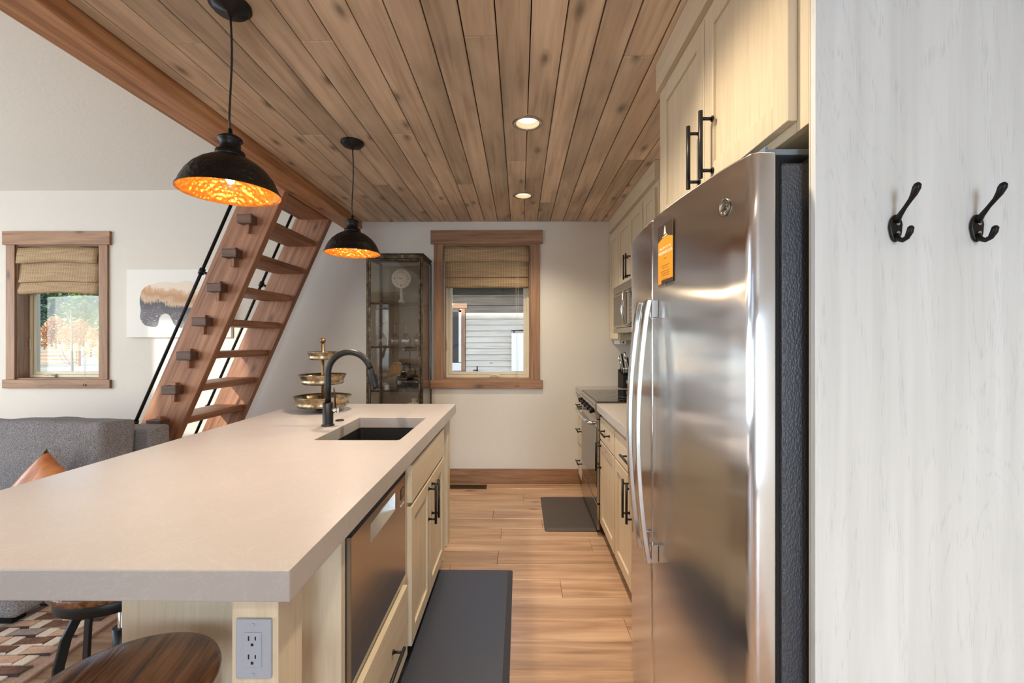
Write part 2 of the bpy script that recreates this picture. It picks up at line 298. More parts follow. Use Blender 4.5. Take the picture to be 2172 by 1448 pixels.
# ---------------------------------------------------------------- mesh helpers
class MB:
    def __init__(s): s.v = []; s.f = []; s.sm = []
    def add(s, vs, fs, smooth=False):
        k = len(s.v); s.v += [tuple(p) for p in vs]; s.f += [tuple(i+k for i in f) for f in fs]; s.sm += [smooth]*len(fs); return s
    def box(s, x0, x1, y0, y1, z0, z1):
        x0, x1 = sorted((x0, x1)); y0, y1 = sorted((y0, y1)); z0, z1 = sorted((z0, z1))
        vs = [(x0, y0, z0), (x1, y0, z0), (x1, y1, z0), (x0, y1, z0), (x0, y0, z1), (x1, y0, z1), (x1, y1, z1), (x0, y1, z1)]
        return s.add(vs, [(0, 3, 2, 1), (4, 5, 6, 7), (0, 1, 5, 4), (1, 2, 6, 5), (2, 3, 7, 6), (3, 0, 4, 7)])
    def prism(s, pts, d, axis='z', base=0.0, smooth=False):
        """polygon pts extruded by d along axis; pts are the other two coordinates in xyz order"""
        n = len(pts); a = 'xyz'.index(axis); vs = []
        for h in (base, base+d):
            for p in pts:
                q = list(p); q.insert(a, h); vs.append(q)
        fs = [tuple(range(n))[::-1], tuple(range(n, 2*n))]
        s.add(vs, fs); k = len(s.v)-2*n
        for i in range(n):
            j = (i+1) % n; s.f.append((k+i, k+j, k+n+j, k+n+i)); s.sm.append(smooth)
        return s
    def tube(s, path, r, seg=10, cap=True):
        path = [Vector(p) for p in path]; n = len(path); rings = []
        rs = r if isinstance(r, (list, tuple)) else [r]*n
        up = None
        for i, p in enumerate(path):
            t = (path[min(i+1, n-1)]-path[max(i-1, 0)]).normalized()
            if up is None: up = Vector((0, 0, 1)) if abs(t.z) < 0.9 else Vector((1, 0, 0))
            u = t.cross(up).normalized(); w_ = u.cross(t).normalized(); up = w_
            rings.append([p+(u*math.cos(2*PI*k/seg)+w_*math.sin(2*PI*k/seg))*rs[i] for k in range(seg)])
        vs = [q for rg in rings for q in rg]; fs = []
        for i in range(n-1):
            for k in range(seg): fs.append((i*seg+k, i*seg+(k+1) % seg, (i+1)*seg+(k+1) % seg, (i+1)*seg+k))
        s.add(vs, fs, True)
        if cap:
            k0 = len(s.v)-len(vs); s.f += [tuple(k0+k for k in range(seg))[::-1], tuple(k0+(n-1)*seg+k for k in range(seg))]; s.sm += [False, False]
        return s
    def lathe(s, prof, seg=24, cx=0, cy=0, sx=1, sy=1):
        vs = []; fs = []; n = len(prof)
        for (r, z) in prof:
            for k in range(seg): vs.append((cx+sx*r*math.cos(2*PI*k/seg), cy+sy*r*math.sin(2*PI*k/seg), z))
        for i in range(n-1):
            for k in range(seg): fs.append((i*seg+k, i*seg+(k+1) % seg, (i+1)*seg+(k+1) % seg, (i+1)*seg+k))
        return s.add(vs, fs, True)
    def cyl(s, a, b, r, seg=16): return s.tube([a, b], r, seg)
    def sphere(s, c, r, seg=16, rings=10, sz=1.0):
        prof = [(max(1e-4, r*math.sin(PI*i/rings)), c[2]-sz*r*math.cos(PI*i/rings)) for i in range(rings+1)]
        return s.lathe(prof, seg, c[0], c[1])
    def build(s, name, mat, parent=None, bevel=0.0, bseg=2, loc=None, rot=None, kind=None, weld=True):
        me = bpy.data.meshes.new(name); me.from_pydata(s.v, [], s.f)
        bm = bmesh.new(); bm.from_mesh(me)
        for f, sm in zip(bm.faces, s.sm): f.smooth = sm
        if weld: bmesh.ops.remove_doubles(bm, verts=bm.verts, dist=1e-6)
        bmesh.ops.recalc_face_normals(bm, faces=bm.faces); bm.to_mesh(me); bm.free()
        me.materials.append(M[mat] if isinstance(mat, str) else mat)
        o = bpy.data.objects.new(name, me); COL.objects.link(o)
        if parent: o.parent = parent
        if loc: o.location = loc
        if rot: o.rotation_euler = rot
        if bevel:
            md = o.modifiers.new('bevel', 'BEVEL'); md.width = bevel; md.segments = bseg; md.limit_method = 'ANGLE'; md.angle_limit = math.radians(40); md.harden_normals = False
        if kind: o['kind'] = kind
        return o
def box(name, mat, parent, x0, x1, y0, y1, z0, z1, bevel=0.0, **kw):
    """a box whose origin sits at its own centre, so grain starts where the piece is"""
    c = ((x0+x1)/2, (y0+y1)/2, (z0+z1)/2)
    m_ = MB().box(x0-c[0], x1-c[0], y0-c[1], y1-c[1], z0-c[2], z1-c[2])
    return m_.build(name, mat, parent, bevel, loc=c, **kw)
def tag(o, label=None, cat=None, group=None, kind=None):
    if label: o['label'] = label
    if cat: o['category'] = cat
    if group: o['group'] = group
    if kind: o['kind'] = kind
    return o
def thing(name, label, cat, loc=(0, 0, 0), rz=0, group=None, kind=None):
    o = bpy.data.objects.new(name, None); COL.objects.link(o); o.location = loc; o.rotation_euler = (0, 0, rz); o.empty_display_size = 0.1
    return tag(o, label, cat, group, kind)
def copy_tree(o, parent=None):
    c = o.copy(); COL.objects.link(c); c.parent = parent
    for ch in [x for x in bpy.data.objects if x.parent == o]: copy_tree(ch, c)
    return c
def struct(o): o['kind'] = 'structure'; return o
def cut(o, cutters):
    """boolean-cut o with temporary meshes, keep the result"""
    for cobj in cutters:
        md = o.modifiers.new('cut', 'BOOLEAN'); md.operation = 'DIFFERENCE'; md.object = cobj; md.solver = 'EXACT'
    bpy.context.view_layer.update()
    me = bpy.data.meshes.new_from_object(o.evaluated_get(bpy.context.evaluated_depsgraph_get()))
    o.modifiers.clear(); o.data = me
def drop(objs):
    for x in objs: bpy.data.objects.remove(x, do_unlink=True)
def text(name, body, size, mat, parent, loc, rot, ext=0.0004, align='CENTER'):
    cu = bpy.data.curves.new(name, 'FONT'); cu.body = body; cu.size = size; cu.extrude = ext; cu.align_x = align; cu.align_y = 'CENTER'
    cu.materials.append(M[mat]); cu.resolution_u = 3
    t = bpy.data.objects.new('tmp_text', cu); COL.objects.link(t); bpy.context.view_layer.update()
    me = bpy.data.meshes.new_from_object(t.evaluated_get(bpy.context.evaluated_depsgraph_get())); bpy.data.objects.remove(t, do_unlink=True)
    o = bpy.data.objects.new(name, me); COL.objects.link(o); o.parent = parent; o.location = loc; o.rotation_euler = rot
    return o

# ---------------------------------------------------------------- setting
YB = 4.183; CZ = 2.44; XR = 1.163; XL = -6.6; YN = -3.2
def wall_xz(mb, x0, x1, z0, z1, y0, y1, holes):
    xs = sorted({x0, x1} | {h[0] for h in holes} | {h[1] for h in holes}); zs = sorted({z0, z1} | {h[2] for h in holes} | {h[3] for h in holes})
    for i in range(len(xs)-1):
        for j in range(len(zs)-1):
            cx = (xs[i]+xs[i+1])/2; cz = (zs[j]+zs[j+1])/2
            if any(h[0] < cx < h[1] and h[2] < cz < h[3] for h in holes): continue
            mb.box(xs[i], xs[i+1], y0, y1, zs[j], zs[j+1])
def wall_yz(mb, y0, y1, z0, z1, x0, x1, holes):
    ys = sorted({y0, y1} | {h[0] for h in holes} | {h[1] for h in holes}); zs = sorted({z0, z1} | {h[2] for h in holes} | {h[3] for h in holes})
    for i in range(len(ys)-1):
        for j in range(len(zs)-1):
            cy_ = (ys[i]+ys[i+1])/2; cz = (zs[j]+zs[j+1])/2
            if any(h[0] < cy_ < h[1] and h[2] < cz < h[3] for h in holes): continue
            mb.box(x0, x1, ys[i], ys[i+1], zs[j], zs[j+1])
WZ0, WZ1 = 0.965, 2.23
KW = (-0.718, 0.101); LW = (-4.745, -3.949)
mb = MB(); wall_xz(mb, XL-0.2, XR+0.2, -0.05, 3.3, YB, YB+0.16, [(KW[0], KW[1], WZ0, WZ1), (LW[0], LW[1], WZ0, WZ1)])
struct(mb.build('wall_back', 'wall_paint'))
mb = MB(); wall_yz(mb, YN, YB, -0.05, 6.2, XR, XR+0.16, []); struct(mb.build('wall_right', 'wall_paint'))
SUNW = (-5.35, -4.1, 2.62, 3.78)   # high window the sun comes in by
mb = MB(); wall_xz(mb, XL-0.2, XR+0.2, -0.05, 6.2, YN-0.16, YN, [(0.2, 1.12, 0.0, 2.2), (-5.85, -4.2, 0.75, 2.25), SUNW]); struct(mb.build('wall_near', 'wall_paint'))
LWN = [(1.3, 3.3, 0.6, 2.5), (-1.8, 0.6, 0.6, 2.5), (-1.0, 2.6, 3.0, 4.1)]
mb = MB(); wall_yz(mb, YN, YB, -0.05, 6.2, XL-0.16, XL, LWN); struct(mb.build('wall_left', 'wall_paint'))
# vaulted ceiling over the living side (slopes up towards the camera)
mb = MB(); sl_ = 0.42
za = 2.742; zb = za+sl_*(YB-YN+0.2)
mb.add([(XL-0.2, YB+0.1, za-0.04), (XR+0.2, YB+0.1, za-0.04), (XR+0.2, YN-0.2, zb), (XL-0.2, YN-0.2, zb),
        (XL-0.2, YB+0.1, za+0.12), (XR+0.2, YB+0.1, za+0.12), (XR+0.2, YN-0.2, zb+0.16), (XL-0.2, YN-0.2, zb+0.16)],
       [(0, 1, 2, 3), (4, 7, 6, 5), (0, 4, 5, 1), (1, 5, 6, 2), (2, 6, 7, 3), (3, 7, 4, 0)])
struct(mb.build('ceiling_vault', 'vault_paint'))
# plank ceiling under the loft
ceil = thing('ceiling', None, None, (-0.15, 0.5, CZ)); struct(ceil)
XBEAM = -1.475
mb = MB().box(XBEAM+0.15, XR+0.15, YN-0.5, YB-0.5, 0.026, 0.2); mb.build('loft_deck', 'dark_gap', ceil)
PW = 0.1217; joints = [(-0.75, 1.649), (-0.10, 1.63), (-0.62, 2.40), (-0.022, 2.765), (-0.98, 3.18), (0.70, 2.757), (-0.41, 3.18), (-1.145, 2.41), (-1.24, 1.66), (-1.27, 3.0), (0.45, 1.75), (0.2, 3.6)]
LIGHTS = [(0.040, 2.285), (0.027, 3.43), (0.04, 1.14), (0.04, -0.6)]
cutters = []
for lx, ly in LIGHTS:
    c_ = MB().cyl((lx, ly, CZ-0.1), (lx, ly, CZ+0.024), 0.062, 32).build('cutter', 'dark_gap'); cutters.append(c_)
planks_cut = []
n = -13
while True:
    xa = 0.0387+PW*n; xb = xa+PW; n += 1
    if xa > XR-0.02: break
    if xb < XBEAM+0.01: continue
    xa = max(xa, XBEAM); xb = min(xb, XR)
    js = sorted([j[1] for j in joints if xa <= j[0] < xb]+[random.uniform(-2.2, 0.6)])
    ys = [YN]+js+[YB-0.002]
    for y0, y1 in zip(ys[:-1], ys[1:]):
        dz = random.uniform(0, 0.0012)
        cx = (xa+xb)/2; cyy = (y0+y1)/2
        mb = MB().box(xa+0.0022-cx, xb-0.0022-cx, y0-cyy+0.0006, y1-cyy-0.0006, 0, 0.022)
        o = mb.build('plank', 'ceiling_wood', ceil, loc=(cx+0.15, cyy-0.5, dz)); 
        hit = [c_ for c_, (lx, ly) in zip(cutters, LIGHTS) if xa-0.065 < lx < xb+0.065 and y0-0.07 < ly < y1+0.07]
        if hit: planks_cut.append((o, hit))
        else:
            md = o.modifiers.new('bevel', 'BEVEL'); md.width = 0.004; md.segments = 1; md.limit_method = 'ANGLE'
bpy.context.view_layer.update()
for o, hit in planks_cut: cut(o, hit)
drop(cutters)
# floor planks
fl = thing('floor', None, None, (0, 0, 0)); struct(fl)
MB().box(XL, XR, YN, YB, -0.08, -0.0195).build('subfloor', 'dark_gap', fl)
fj = {0: [-0.03+0.34*3], 1: [0.034], 2: [], 3: [-0.203], 4: [0.164], 5: [-0.128], 6: [0.467], 7: [-0.134], 8: [-0.41], 9: [0.224]}
y1 = 4.031+0.17; k = -1
while y1 > YN:
    y0 = y1-0.1702; k += 1
    xs = [XL]; x = fj.get(k-1, [None]); x0 = x[0] if x and x[0] is not None else random.uniform(-0.9, 0.9)
    if k-1 not in fj and 1.6 < y0 < 2.7: x0 = random.choice([-1.35, -1.1, 0.9])
    L = 1.85; x0 = x0-L*4
    while x0 < XR-0.1:
        if x0 > XL+0.15: xs.append(x0)
        x0 += L if x0 < -2 else L
    xs.append(XR)
    for a, b_ in zip(xs[:-1], xs[1:]):
        yy1 = min(y1, YB-0.001); cx = (a+b_)/2; cyy = (y0+yy1)/2
        MB().box(a-cx+0.0006, b_-cx-0.0006, y0-cyy+0.0006, yy1-cyy-0.0006, -0.019, 0).build('plank', 'floor_wood', fl, 0.0022, 1, loc=(cx, cyy, -random.uniform(0, 0.0005)))
    y1 = y0
# baseboards
struct(box('baseboard_back', 'trim_wood_x', None, -6.6, 0.60, YB-0.016, YB-0.0005, 0.002, 0.136, 0.003))
struct(box('baseboard_left', 'trim_wood_y', None, XL+0.0005, XL+0.016, YN, YB-0.02, 0.002, 0.136, 0.003))

def window_unit(idx, X0, X1, full=True):
    """a real window in the back wall with trim boards"""
    r = thing('window_%d' % idx, None, None, ((X0+X1)/2, YB, WZ0)); struct(r)
    cx = (X0+X1)/2
    def bx(nm, mat, x0, x1, y0, y1, z0, z1, bv=0.002): 
        return box(nm, mat, r, x0-cx, x1-cx, y0-YB, y1-YB, z0-WZ0, z1-WZ0, bv)
    t = 0.019
    bx('head_trim', 'trim_wood_x', X0-0.112, X1+0.11, YB-0.026, YB-0.0005, WZ1, WZ1+0.127, 0.003)
    bx('side_trim', 'trim_wood_z', X0-0.084, X0, YB-t, YB-0.0005, WZ0, WZ1, 0.003)
    bx('side_trim', 'trim_wood_z', X1, X1+0.084, YB-t, YB-0.0005, WZ0, WZ1, 0.003)
    bx('bottom_trim', 'trim_wood_x', X0-0.112, X1+0.11, YB-0.026, YB-0.0005, WZ0-0.081, WZ0, 0.003)
    for (a, b_) in ((X0+0.0005, X0+0.012), (X1-0.012, X1-0.0005)): bx('jamb', 'trim_wood_z', a, b_, YB, YB+0.105, WZ0+0.012, WZ1-0.012, 0.001)
    bx('jamb', 'trim_wood_x', X0+0.0005, X1-0.0005, YB, YB+0.105, WZ0+0.0005, WZ0+0.012, 0.001); bx('jamb', 'trim_wood_x', X0+0.0005, X1-0.0005, YB, YB+0.105, WZ1-0.012, WZ1-0.0005, 0.001)
    a, b_, c, d = X0+0.012, X1-0.012, WZ0+0.012, WZ1-0.012; fw = 0.026
    f = MB(); 
    for (p, q, e, g) in ((a, a+fw, c, d), (b_-fw, b_, c, d), (a+fw, b_-fw, c, c+fw), (a+fw, b_-fw, d-fw, d)): f.box(p-cx, q-cx, 0.10, 0.158, e-WZ0, g-WZ0)
    f.build('window_frame', 'vinyl', r, 0.002, weld=False)
    a += fw+0.002; b_ -= fw+0.002; c += fw+0.002; d -= fw+0.002; sw = 0.026
    f = MB()
    for (p, q, e, g) in ((a, a+sw, c, d), (b_-sw, b_, c, d), (a+sw, b_-sw, c, c+sw), (a+sw, b_-sw, d-sw, d)): f.box(p-cx, q-cx, 0.112, 0.15, e-WZ0, g-WZ0)
    s_ = f.build('sash', 'vinyl', r, 0.003, weld=False)
    g = MB(); g.box(a+sw-cx-0.004, b_-sw-cx+0.004, 0.128, 0.134, c+sw-WZ0-0.004, d-sw-WZ0+0.004); g.build('pane', 'pane_glass', s_)
    # folding crank on the sill of the frame
    ck = MB(); kx = (b_-0.30 if idx == 1 else a+0.19); kz = c-WZ0-0.01
    ck.prism([(kx-cx-0.052, kz-0.016), (kx-cx+0.052, kz-0.016), (kx-cx+0.046, kz+0.012), (kx-cx-0.03, kz+0.018)], 0.02, 'y', 0.078); ck.tube([(kx-cx-0.04, 0.07, kz+0.004), (kx-cx, 0.064, kz+0.012), (kx-cx+0.04, 0.07, kz+0.0)], 0.006, 8)
    ck.build('crank', 'vinyl', r, 0.002)
    lk = MB(); lk.box(X0+0.022-cx, X0+0.034-cx, 0.088, 0.1, 0.28, 0.38); lk.build('sash_lock', 'vinyl', r, 0.003)
    return r
window_unit(1, *KW); window_unit(2, *LW)

def roman_shade(name, label, X0, X1, zbot, sag=0.0):
    cx = (X0+X1)/2
    r = thing(name, label, 'window shade', (cx, YB+0.03, WZ1-0.014)); hw = (X1-X0)/2-0.016; H = WZ1-0.014-zbot
    box('head_rail', 'trim_wood_x', r, -hw+0.01, hw-0.01, 0.0, 0.04, -0.04, -0.001, 0.002)
    def sheet(nm, pts, inset=0.0, th=0.004):
        m_ = MB(); nx = 14; vs = []; fs = []
        for i in range(nx+1):
            x = -hw+inset+(2*hw-2*inset)*i/nx
            for (y, z) in pts: vs.append((x, y+0.002*math.sin(i*1.9), z-0.004*sag*math.cos(i*0.45)))
        n_ = len(pts)
        for i in range(nx):
            for j in range(n_-1): fs.append((i*n_+j, (i+1)*n_+j, (i+1)*n_+j+1, i*n_+j+1))
        m_.add(vs, fs, True); o = m_.build(nm, 'bamboo', r); md = o.modifiers.new('thick', 'SOLIDIFY'); md.thickness = th; md.offset = 0; return o
    sheet('valance', [(-0.030, -0.002), (-0.040, -0.05), (-0.048, -0.10), (-0.052, -0.152)])
    sheet('shade_panel', [(-0.012, -0.02), (-0.014, -0.16), (-0.02, -0.22), (-0.028, -H*0.68), (-0.036, -H*0.74), (-0.020, -H*0.755), (-0.008, -H*0.72)], 0.004)
    sheet('bottom_fold', [(-0.004, -H*0.60), (-0.020, -H*0.78), (-0.040, -H*0.93), (-0.034, -H*0.985), (-0.016, -H), (-0.002, -H*0.95)], 0.004)
    cp = MB(); cxx = hw-0.12
    for dx in (0, 0.024): cp.tube([(cxx+dx, -0.045, -0.10), (cxx+dx*0.9, -0.050, -H), (cxx+dx*0.5+0.006, -0.052, -(WZ1-0.014)+WZ0-0.045)], 0.0011, 5)
    c_ = cp.build('pull_cord', 'cord_white', r)
    for dx in (-0.002, 0.02): MB().lathe([(0.001, 0), (0.008, 0.004), (0.009, 0.012), (0.005, 0.024), (0.001, 0.028)], 10, cxx+dx+0.002, -0.054).build('cord_knob', 'bead', r, loc=(0, 0, -(WZ1-0.014)+WZ0-0.062))
    return r
roman_shade('roman_shade', 'woven bamboo roman shade half drawn in the kitchen window beside the metal case', KW[0], KW[1], 1.825)
roman_shade('roman_shade', 'woven bamboo roman shade with sagging folds in the living room window above the sofa', LW[0], LW[1], 1.775, 2.0)

# unseen walls: plain framed openings so that light and reflections are right
def hidden_window(idx, axis, p, a0, a1, z0, z1, bars):
    r = thing('window_%d' % idx, None, None, (0, 0, 0)); struct(r)
    def bx(nm, mat, a, b_, c, d, lo, hi):
        if axis == 'x': return box(nm, mat, r, p+lo, p+hi, a, b_, c, d)
        return box(nm, mat, r, a, b_, p+lo, p+hi, c, d)
    s = 1 if (axis == 'x') else 1
    for (a, b_, c, d) in ((a0-0.085, a0, z0-0.085, z1+0.1), (a1, a1+0.085, z0-0.085, z1+0.1), (a0, a1, z1, z1+0.1), (a0, a1, max(0.002, z0-0.085), z0)):
        if d-c > 0.01: bx('trim_board', 'trim_wood_z', a, b_, max(c, 0.002), d, 0.0005, 0.02)
    for t_ in [a0+0.025]+bars+[a1-0.025]: bx('window_frame', 'vinyl', t_-0.025, t_+0.025, z0+0.05, z1-0.05, -0.09, -0.05)
    for t_ in (z0+0.025, z1-0.025): bx('window_frame', 'vinyl', a0, a1, t_-0.025, t_+0.025, -0.09, -0.05)
    bx('pane', 'pane_glass', a0+0.02, a1-0.02, z0+0.02, z1-0.02, -0.074, -0.068)
hidden_window(3, 'x', XL, 1.3, 3.3, 0.6, 2.5, [2.3]); hidden_window(4, 'x', XL, -1.8, 0.6, 0.6, 2.5, [-0.6]); hidden_window(5, 'x', XL, -1.0, 2.6, 3.0, 4.1, [0.8])
hidden_window(6, 'y', YN, -5.85, -4.2, 0.75, 2.25, [-5.02]); hidden_window(7, 'y', YN, SUNW[0], SUNW[1], SUNW[2], SUNW[3], []); hidden_window(8, 'y', YN, 0.2, 1.0, 0.0, 2.2, [])
dr = thing('door_1', None, None, (-3.5, YN, 0)); struct(dr)
for i in range(7): box('board', 'door_wood', dr, -0.45+i*0.13, -0.45+i*0.13+0.127, 0.001, 0.04, 0.01, 2.3, 0.003)
for (a, b_) in ((-0.56, -0.46), (0.47, 0.57)): box('side_trim', 'trim_wood_z', dr, a, b_, 0.0005, 0.022, 0.002, 2.32)
box('head_trim', 'trim_wood_x', dr, -0.59, 0.60, 0.0005, 0.028, 2.32, 2.5)

# the beam that carries the loft edge
bmr = MB(); bmr.box(XBEAM-0.166, XBEAM-0.0005, YN, YB-0.001, 2.374, 2.72)
tag(bmr.build('loft_beam', 'beam_wood', bevel=0.006), 'long brown timber beam edging the plank ceiling above the ladder', 'beam')
# ---------------------------------------------------------------- cabinet helpers
def shaker(name, parent, xf, s, y0, y1, z0, z1, st=0.057, rail=0.057, ptype='z'):
    """door in the plane x=xf facing direction s (-1 or +1), with a recessed panel"""
    d = thing_part(name, parent, (xf-s*0.01, (y0+y1)/2, (z0+z1)/2)); c = d.location
    fb = MB()
    cy0, cy1, cz0, cz1 = y0-c[1], y1-c[1], z0-c[2], z1-c[2]
    xs = sorted((0.01*s, -0.01*s))
    for (a, b_, e, f) in ((cy0, cy0+st, cz0, cz1), (cy1-st, cy1, cz0, cz1)): fb.box(xs[0], xs[1], a, b_, e, f)
    for (a, b_, e, f) in ((cy0+st, cy1-st, cz0, cz0+rail), (cy0+st, cy1-st, cz1-rail, cz1)): fb.box(xs[0], xs[1]-0.00001, a, b_, e, f)
    me = fb
    me.box(-0.009*s, 0.001*s, cy0+st-0.004, cy1-st+0.004, cz0+rail-0.004, cz1-rail+0.004)
    o = me.build(name, 'cabinet_wood_z', parent, 0.0012, 1, loc=tuple(c), weld=False)
    bpy.data.objects.remove(d, do_unlink=True)
    return o
def thing_part(name, parent, loc):
    o = bpy.data.objects.new('tmp', None); o.location = loc; return o
def slab(name, parent, xf, s, y0, y1, z0, z1, mat='cabinet_wood_y'):
    return box(name, mat, parent, xf, xf-s*0.02, y0, y1, z0, z1, 0.0015)
def handle(parent, xf, s, y, z, L, axis):
    """bar pull standing 35 mm off the face xf; coordinates in the frame of parent's parent"""
    p = parent.location; xb = xf+s*0.035
    m_ = MB(); d = Vector((0, 0, 1)) if axis == 'z' else Vector((0, 1, 0)); c = Vector((xb, y, z))
    m_.cyl(c-d*L/2, c+d*L/2, 0.0062, 12)
    for t in (-1, 1):
        q = c+d*t*(L/2-0.022); m_.cyl(q, Vector((xf+s*0.0005, q.y, q.z)), 0.0048, 10); m_.cyl(Vector((xf+s*0.004, q.y, q.z)), Vector((xf+s*0.0002, q.y, q.z)), 0.0085, 12)
    o = m_.build('handle', 'matte_black', parent, loc=(-p[0], -p[1], -p[2]), weld=False); return o

# ---------------------------------------------------------------- island
ZC = 0.905; ICX0, ICX1, ICY0, ICY1 = -1.494, -0.431, 0.834, 3.024
ct = MB().box(ICX0, ICX1, ICY0, ICY1, ZC-0.060, ZC).build('countertop', 'quartz')
SX0, SX1, SY0, SY1 = -0.893, -0.520, 1.927, 2.497
def rrect(x0, x1, y0, y1, r, n=5):
    pts = []
    for (cx, cy_, a0) in ((x1-r, y1-r, 0), (x0+r, y1-r, 90), (x0+r, y0+r, 180), (x1-r, y0+r, 270)):
        for i in range(n+1):
            a = math.radians(a0+90*i/n); pts.append((cx+r*math.cos(a), cy_+r*math.sin(a)))
    return pts
cu = MB().prism(rrect(SX0, SX1, SY0, SY1, 0.016), 0.2, 'z', ZC-0.1).build('cutter', 'dark_gap')
cut(ct, [cu]); drop([cu])
md = ct.modifiers.new('bevel', 'BEVEL'); md.width = 0.003; md.segments = 2; md.limit_method = 'ANGLE'
tag(ct, 'thick pale stone countertop of the kitchen island with the sink cut in', 'countertop')
# undermount sink
sk_ = thing('sink', 'black undermount kitchen sink set in the island countertop', 'sink', ((SX0+SX1)/2, (SY0+SY1)/2, ZC-0.27))
cx, cy_ = sk_.location[0], sk_.location[1]
out = rrect(SX0-0.012-cx, SX1+0.012-cx, SY0-0.012-cy_, SY1+0.012-cy_, 0.03); inn = rrect(SX0-0.002-cx, SX1+0.002-cx, SY0-0.002-cy_, SY1+0.002-cy_, 0.02); n = len(out)
m_ = MB(); zt = 0.209
vs = [(p[0], p[1], 0) for p in out]+[(p[0], p[1], zt) for p in out]+[(p[0], p[1], zt) for p in inn]+[(p[0]*0.98, p[1]*0.985, 0.008) for p in inn]
fs = [tuple(range(n))[::-1], tuple(range(3*n, 4*n))]
for i in range(n):
    j = (i+1) % n
    for a in range(3): fs.append((a*n+i, a*n+j, (a+1)*n+j, (a+1)*n+i))
m_.add(vs, fs).build('basin', 'sink_black', sk_)
MB().lathe([(0.001, 0.0), (0.04, 0.0), (0.045, 0.003), (0.05, 0.001)], 20).build('drain', 'black_metal', sk_, loc=(0, 0, 0.0085))
box('maker_tag', 'white_plastic', sk_, SX0-cx+0.0095, SX0-cx+0.0105, -0.13, -0.105, 0.155, 0.168)
# faucet
fa = thing('faucet', 'dark gooseneck kitchen faucet beside the island sink', 'faucet', (-0.967, 2.25, ZC))
MB().lathe([(0.001, 0.0), (0.031, 0.0), (0.031, 0.005), (0.026, 0.008), (0.0255, 0.010), (0.0255, 0.114), (0.022, 0.116), (0.001, 0.116)], 28).build('base', 'matte_black', fa)
R = 0.108; zc_ = 0.262; path = [(0, 0, 0.11), (0, 0, 0.2)]
for i in range(0, 21):
    a = PI-(PI*0.93)*i/20; path.append((R+R*math.cos(a), 0, zc_+R*math.sin(a)))
end = Vector(path[-1]); prev = Vector(path[-2]); dr_ = (end-prev).normalized()
MB().tube(path, 0.0155, 18).build('spout', 'matte_black', fa)
MB().tube([end, end+dr_*0.004, end+dr_*0.09, end+dr_*0.105], [0.0158, 0.017, 0.0185, 0.0165], 18).build('spray_head', 'matte_black', fa)
q = end+dr_*0.05
MB().box(0.010, 0.022, -0.006, 0.006, -0.022, 0.022).build('spray_button', 'black_metal', fa, 0.002, loc=tuple(q), rot=(0, -0.25, 0))
kb = MB().tube([(0.022, 0, 0.078), (0.05, 0, 0.078)], 0.014, 16).build('valve_knob', 'chrome', fa)
MB().tube([(0.038, 0, 0.088), (0.036, 0, 0.13), (0.030, 0, 0.19)], [0.005, 0.0045, 0.003], 8).build('lever', 'matte_black', fa)
btn = MB().lathe([(0.001, 0.006), (0.018, 0.006), (0.023, 0.003), (0.023, 0.0005), (0.001, 0.0005)], 20).build('hole_cover', 'black_metal', loc=(-0.963, 2.388, ZC)); tag(btn, 'round dark hole cover set in the countertop behind the faucet', 'hole cover')

# island base
ibx = thing('island_cabinet', 'pale wood island end cabinet housing the dishwasher drawer above a deep drawer', 'cabinet', (-0.75, 1.47, 0))
def L(o, x0, x1, y0, y1, z0, z1, nm, mat, bv=0.001): 
    c = o.location; return box(nm, mat, o, x0-c[0], x1-c[0], y0-c[1], y1-c[1], z0-c[2], z1-c[2], bv)
XF = -0.460; XD = -0.440
L(ibx, -1.030, XF, 1.150, 1.168, 0.002, 0.844, 'end_panel', 'cabinet_wood_z')
L(ibx, -1.030, -1.012, 1.169, 1.785, 0.002, 0.844, 'back_panel', 'cabinet_wood_z')
L(ibx, XF-0.02, XF, 1.169, 1.178, 0.10, 0.844, 'face_stile', 'cabinet_wood_z'); L(ibx, XF-0.02, XF, 1.745, 1.785, 0.10, 0.844, 'face_stile', 'cabinet_wood_z')
L(ibx, XF-0.02, XF, 1.1785, 1.7445, 0.375, 0.42, 'face_rail', 'cabinet_wood_y')
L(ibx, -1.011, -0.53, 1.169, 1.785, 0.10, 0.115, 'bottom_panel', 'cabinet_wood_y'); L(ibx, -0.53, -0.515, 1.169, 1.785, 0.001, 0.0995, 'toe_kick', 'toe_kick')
c = ibx.location
dw_dr = slab('drawer', ibx, XD-c[0], 1, 1.190-c[1], 1.752-c[1], 0.105, 0.378)
handle(dw_dr, XD-c[0], 1, 1.47-c[1], 0.255, 0.20, 'y')
# dishwasher
dw = thing('dishwasher', 'stainless steel dishwasher drawer with pocket handle in the island', 'dishwasher', (-0.475, 1.461, 0.42)); c = dw.location
Y0, Y1 = 1.182, 1.742
L(dw, -1.00, -0.483, Y0, Y1, 0.425, 0.84, 'tub', 'dark_gap')
fz0, fz1, pz0, py0, py1 = 0.424, 0.812, 0.728, 1.335, 1.60
m_ = MB()
for (a, b_, e, f) in ((Y0, Y1, fz0, pz0), (Y0, py0, pz0, fz1-0.022), (py1, Y1, pz0, fz1-0.022), (Y0, Y1, fz1-0.022, fz1)): m_.box(-0.482-c[0], -0.446-c[0], a-c[1], b_-c[1], e-c[2], f-c[2])
m_.build('front', 'appliance_steel', dw, weld=True)
m_ = MB().add([(-0.4465-c[0], py0-c[1], 0.728-c[2]), (-0.4465-c[0], py1-c[1], 0.728-c[2]), (-0.476-c[0], py1-c[1], 0.752-c[2]), (-0.476-c[0], py0-c[1], 0.752-c[2]), (-0.476-c[0], py1-c[1], 0.79-c[2]), (-0.476-c[0], py0-c[1], 0.79-c[2])], [(0, 1, 2, 3), (3, 2, 4, 5)])
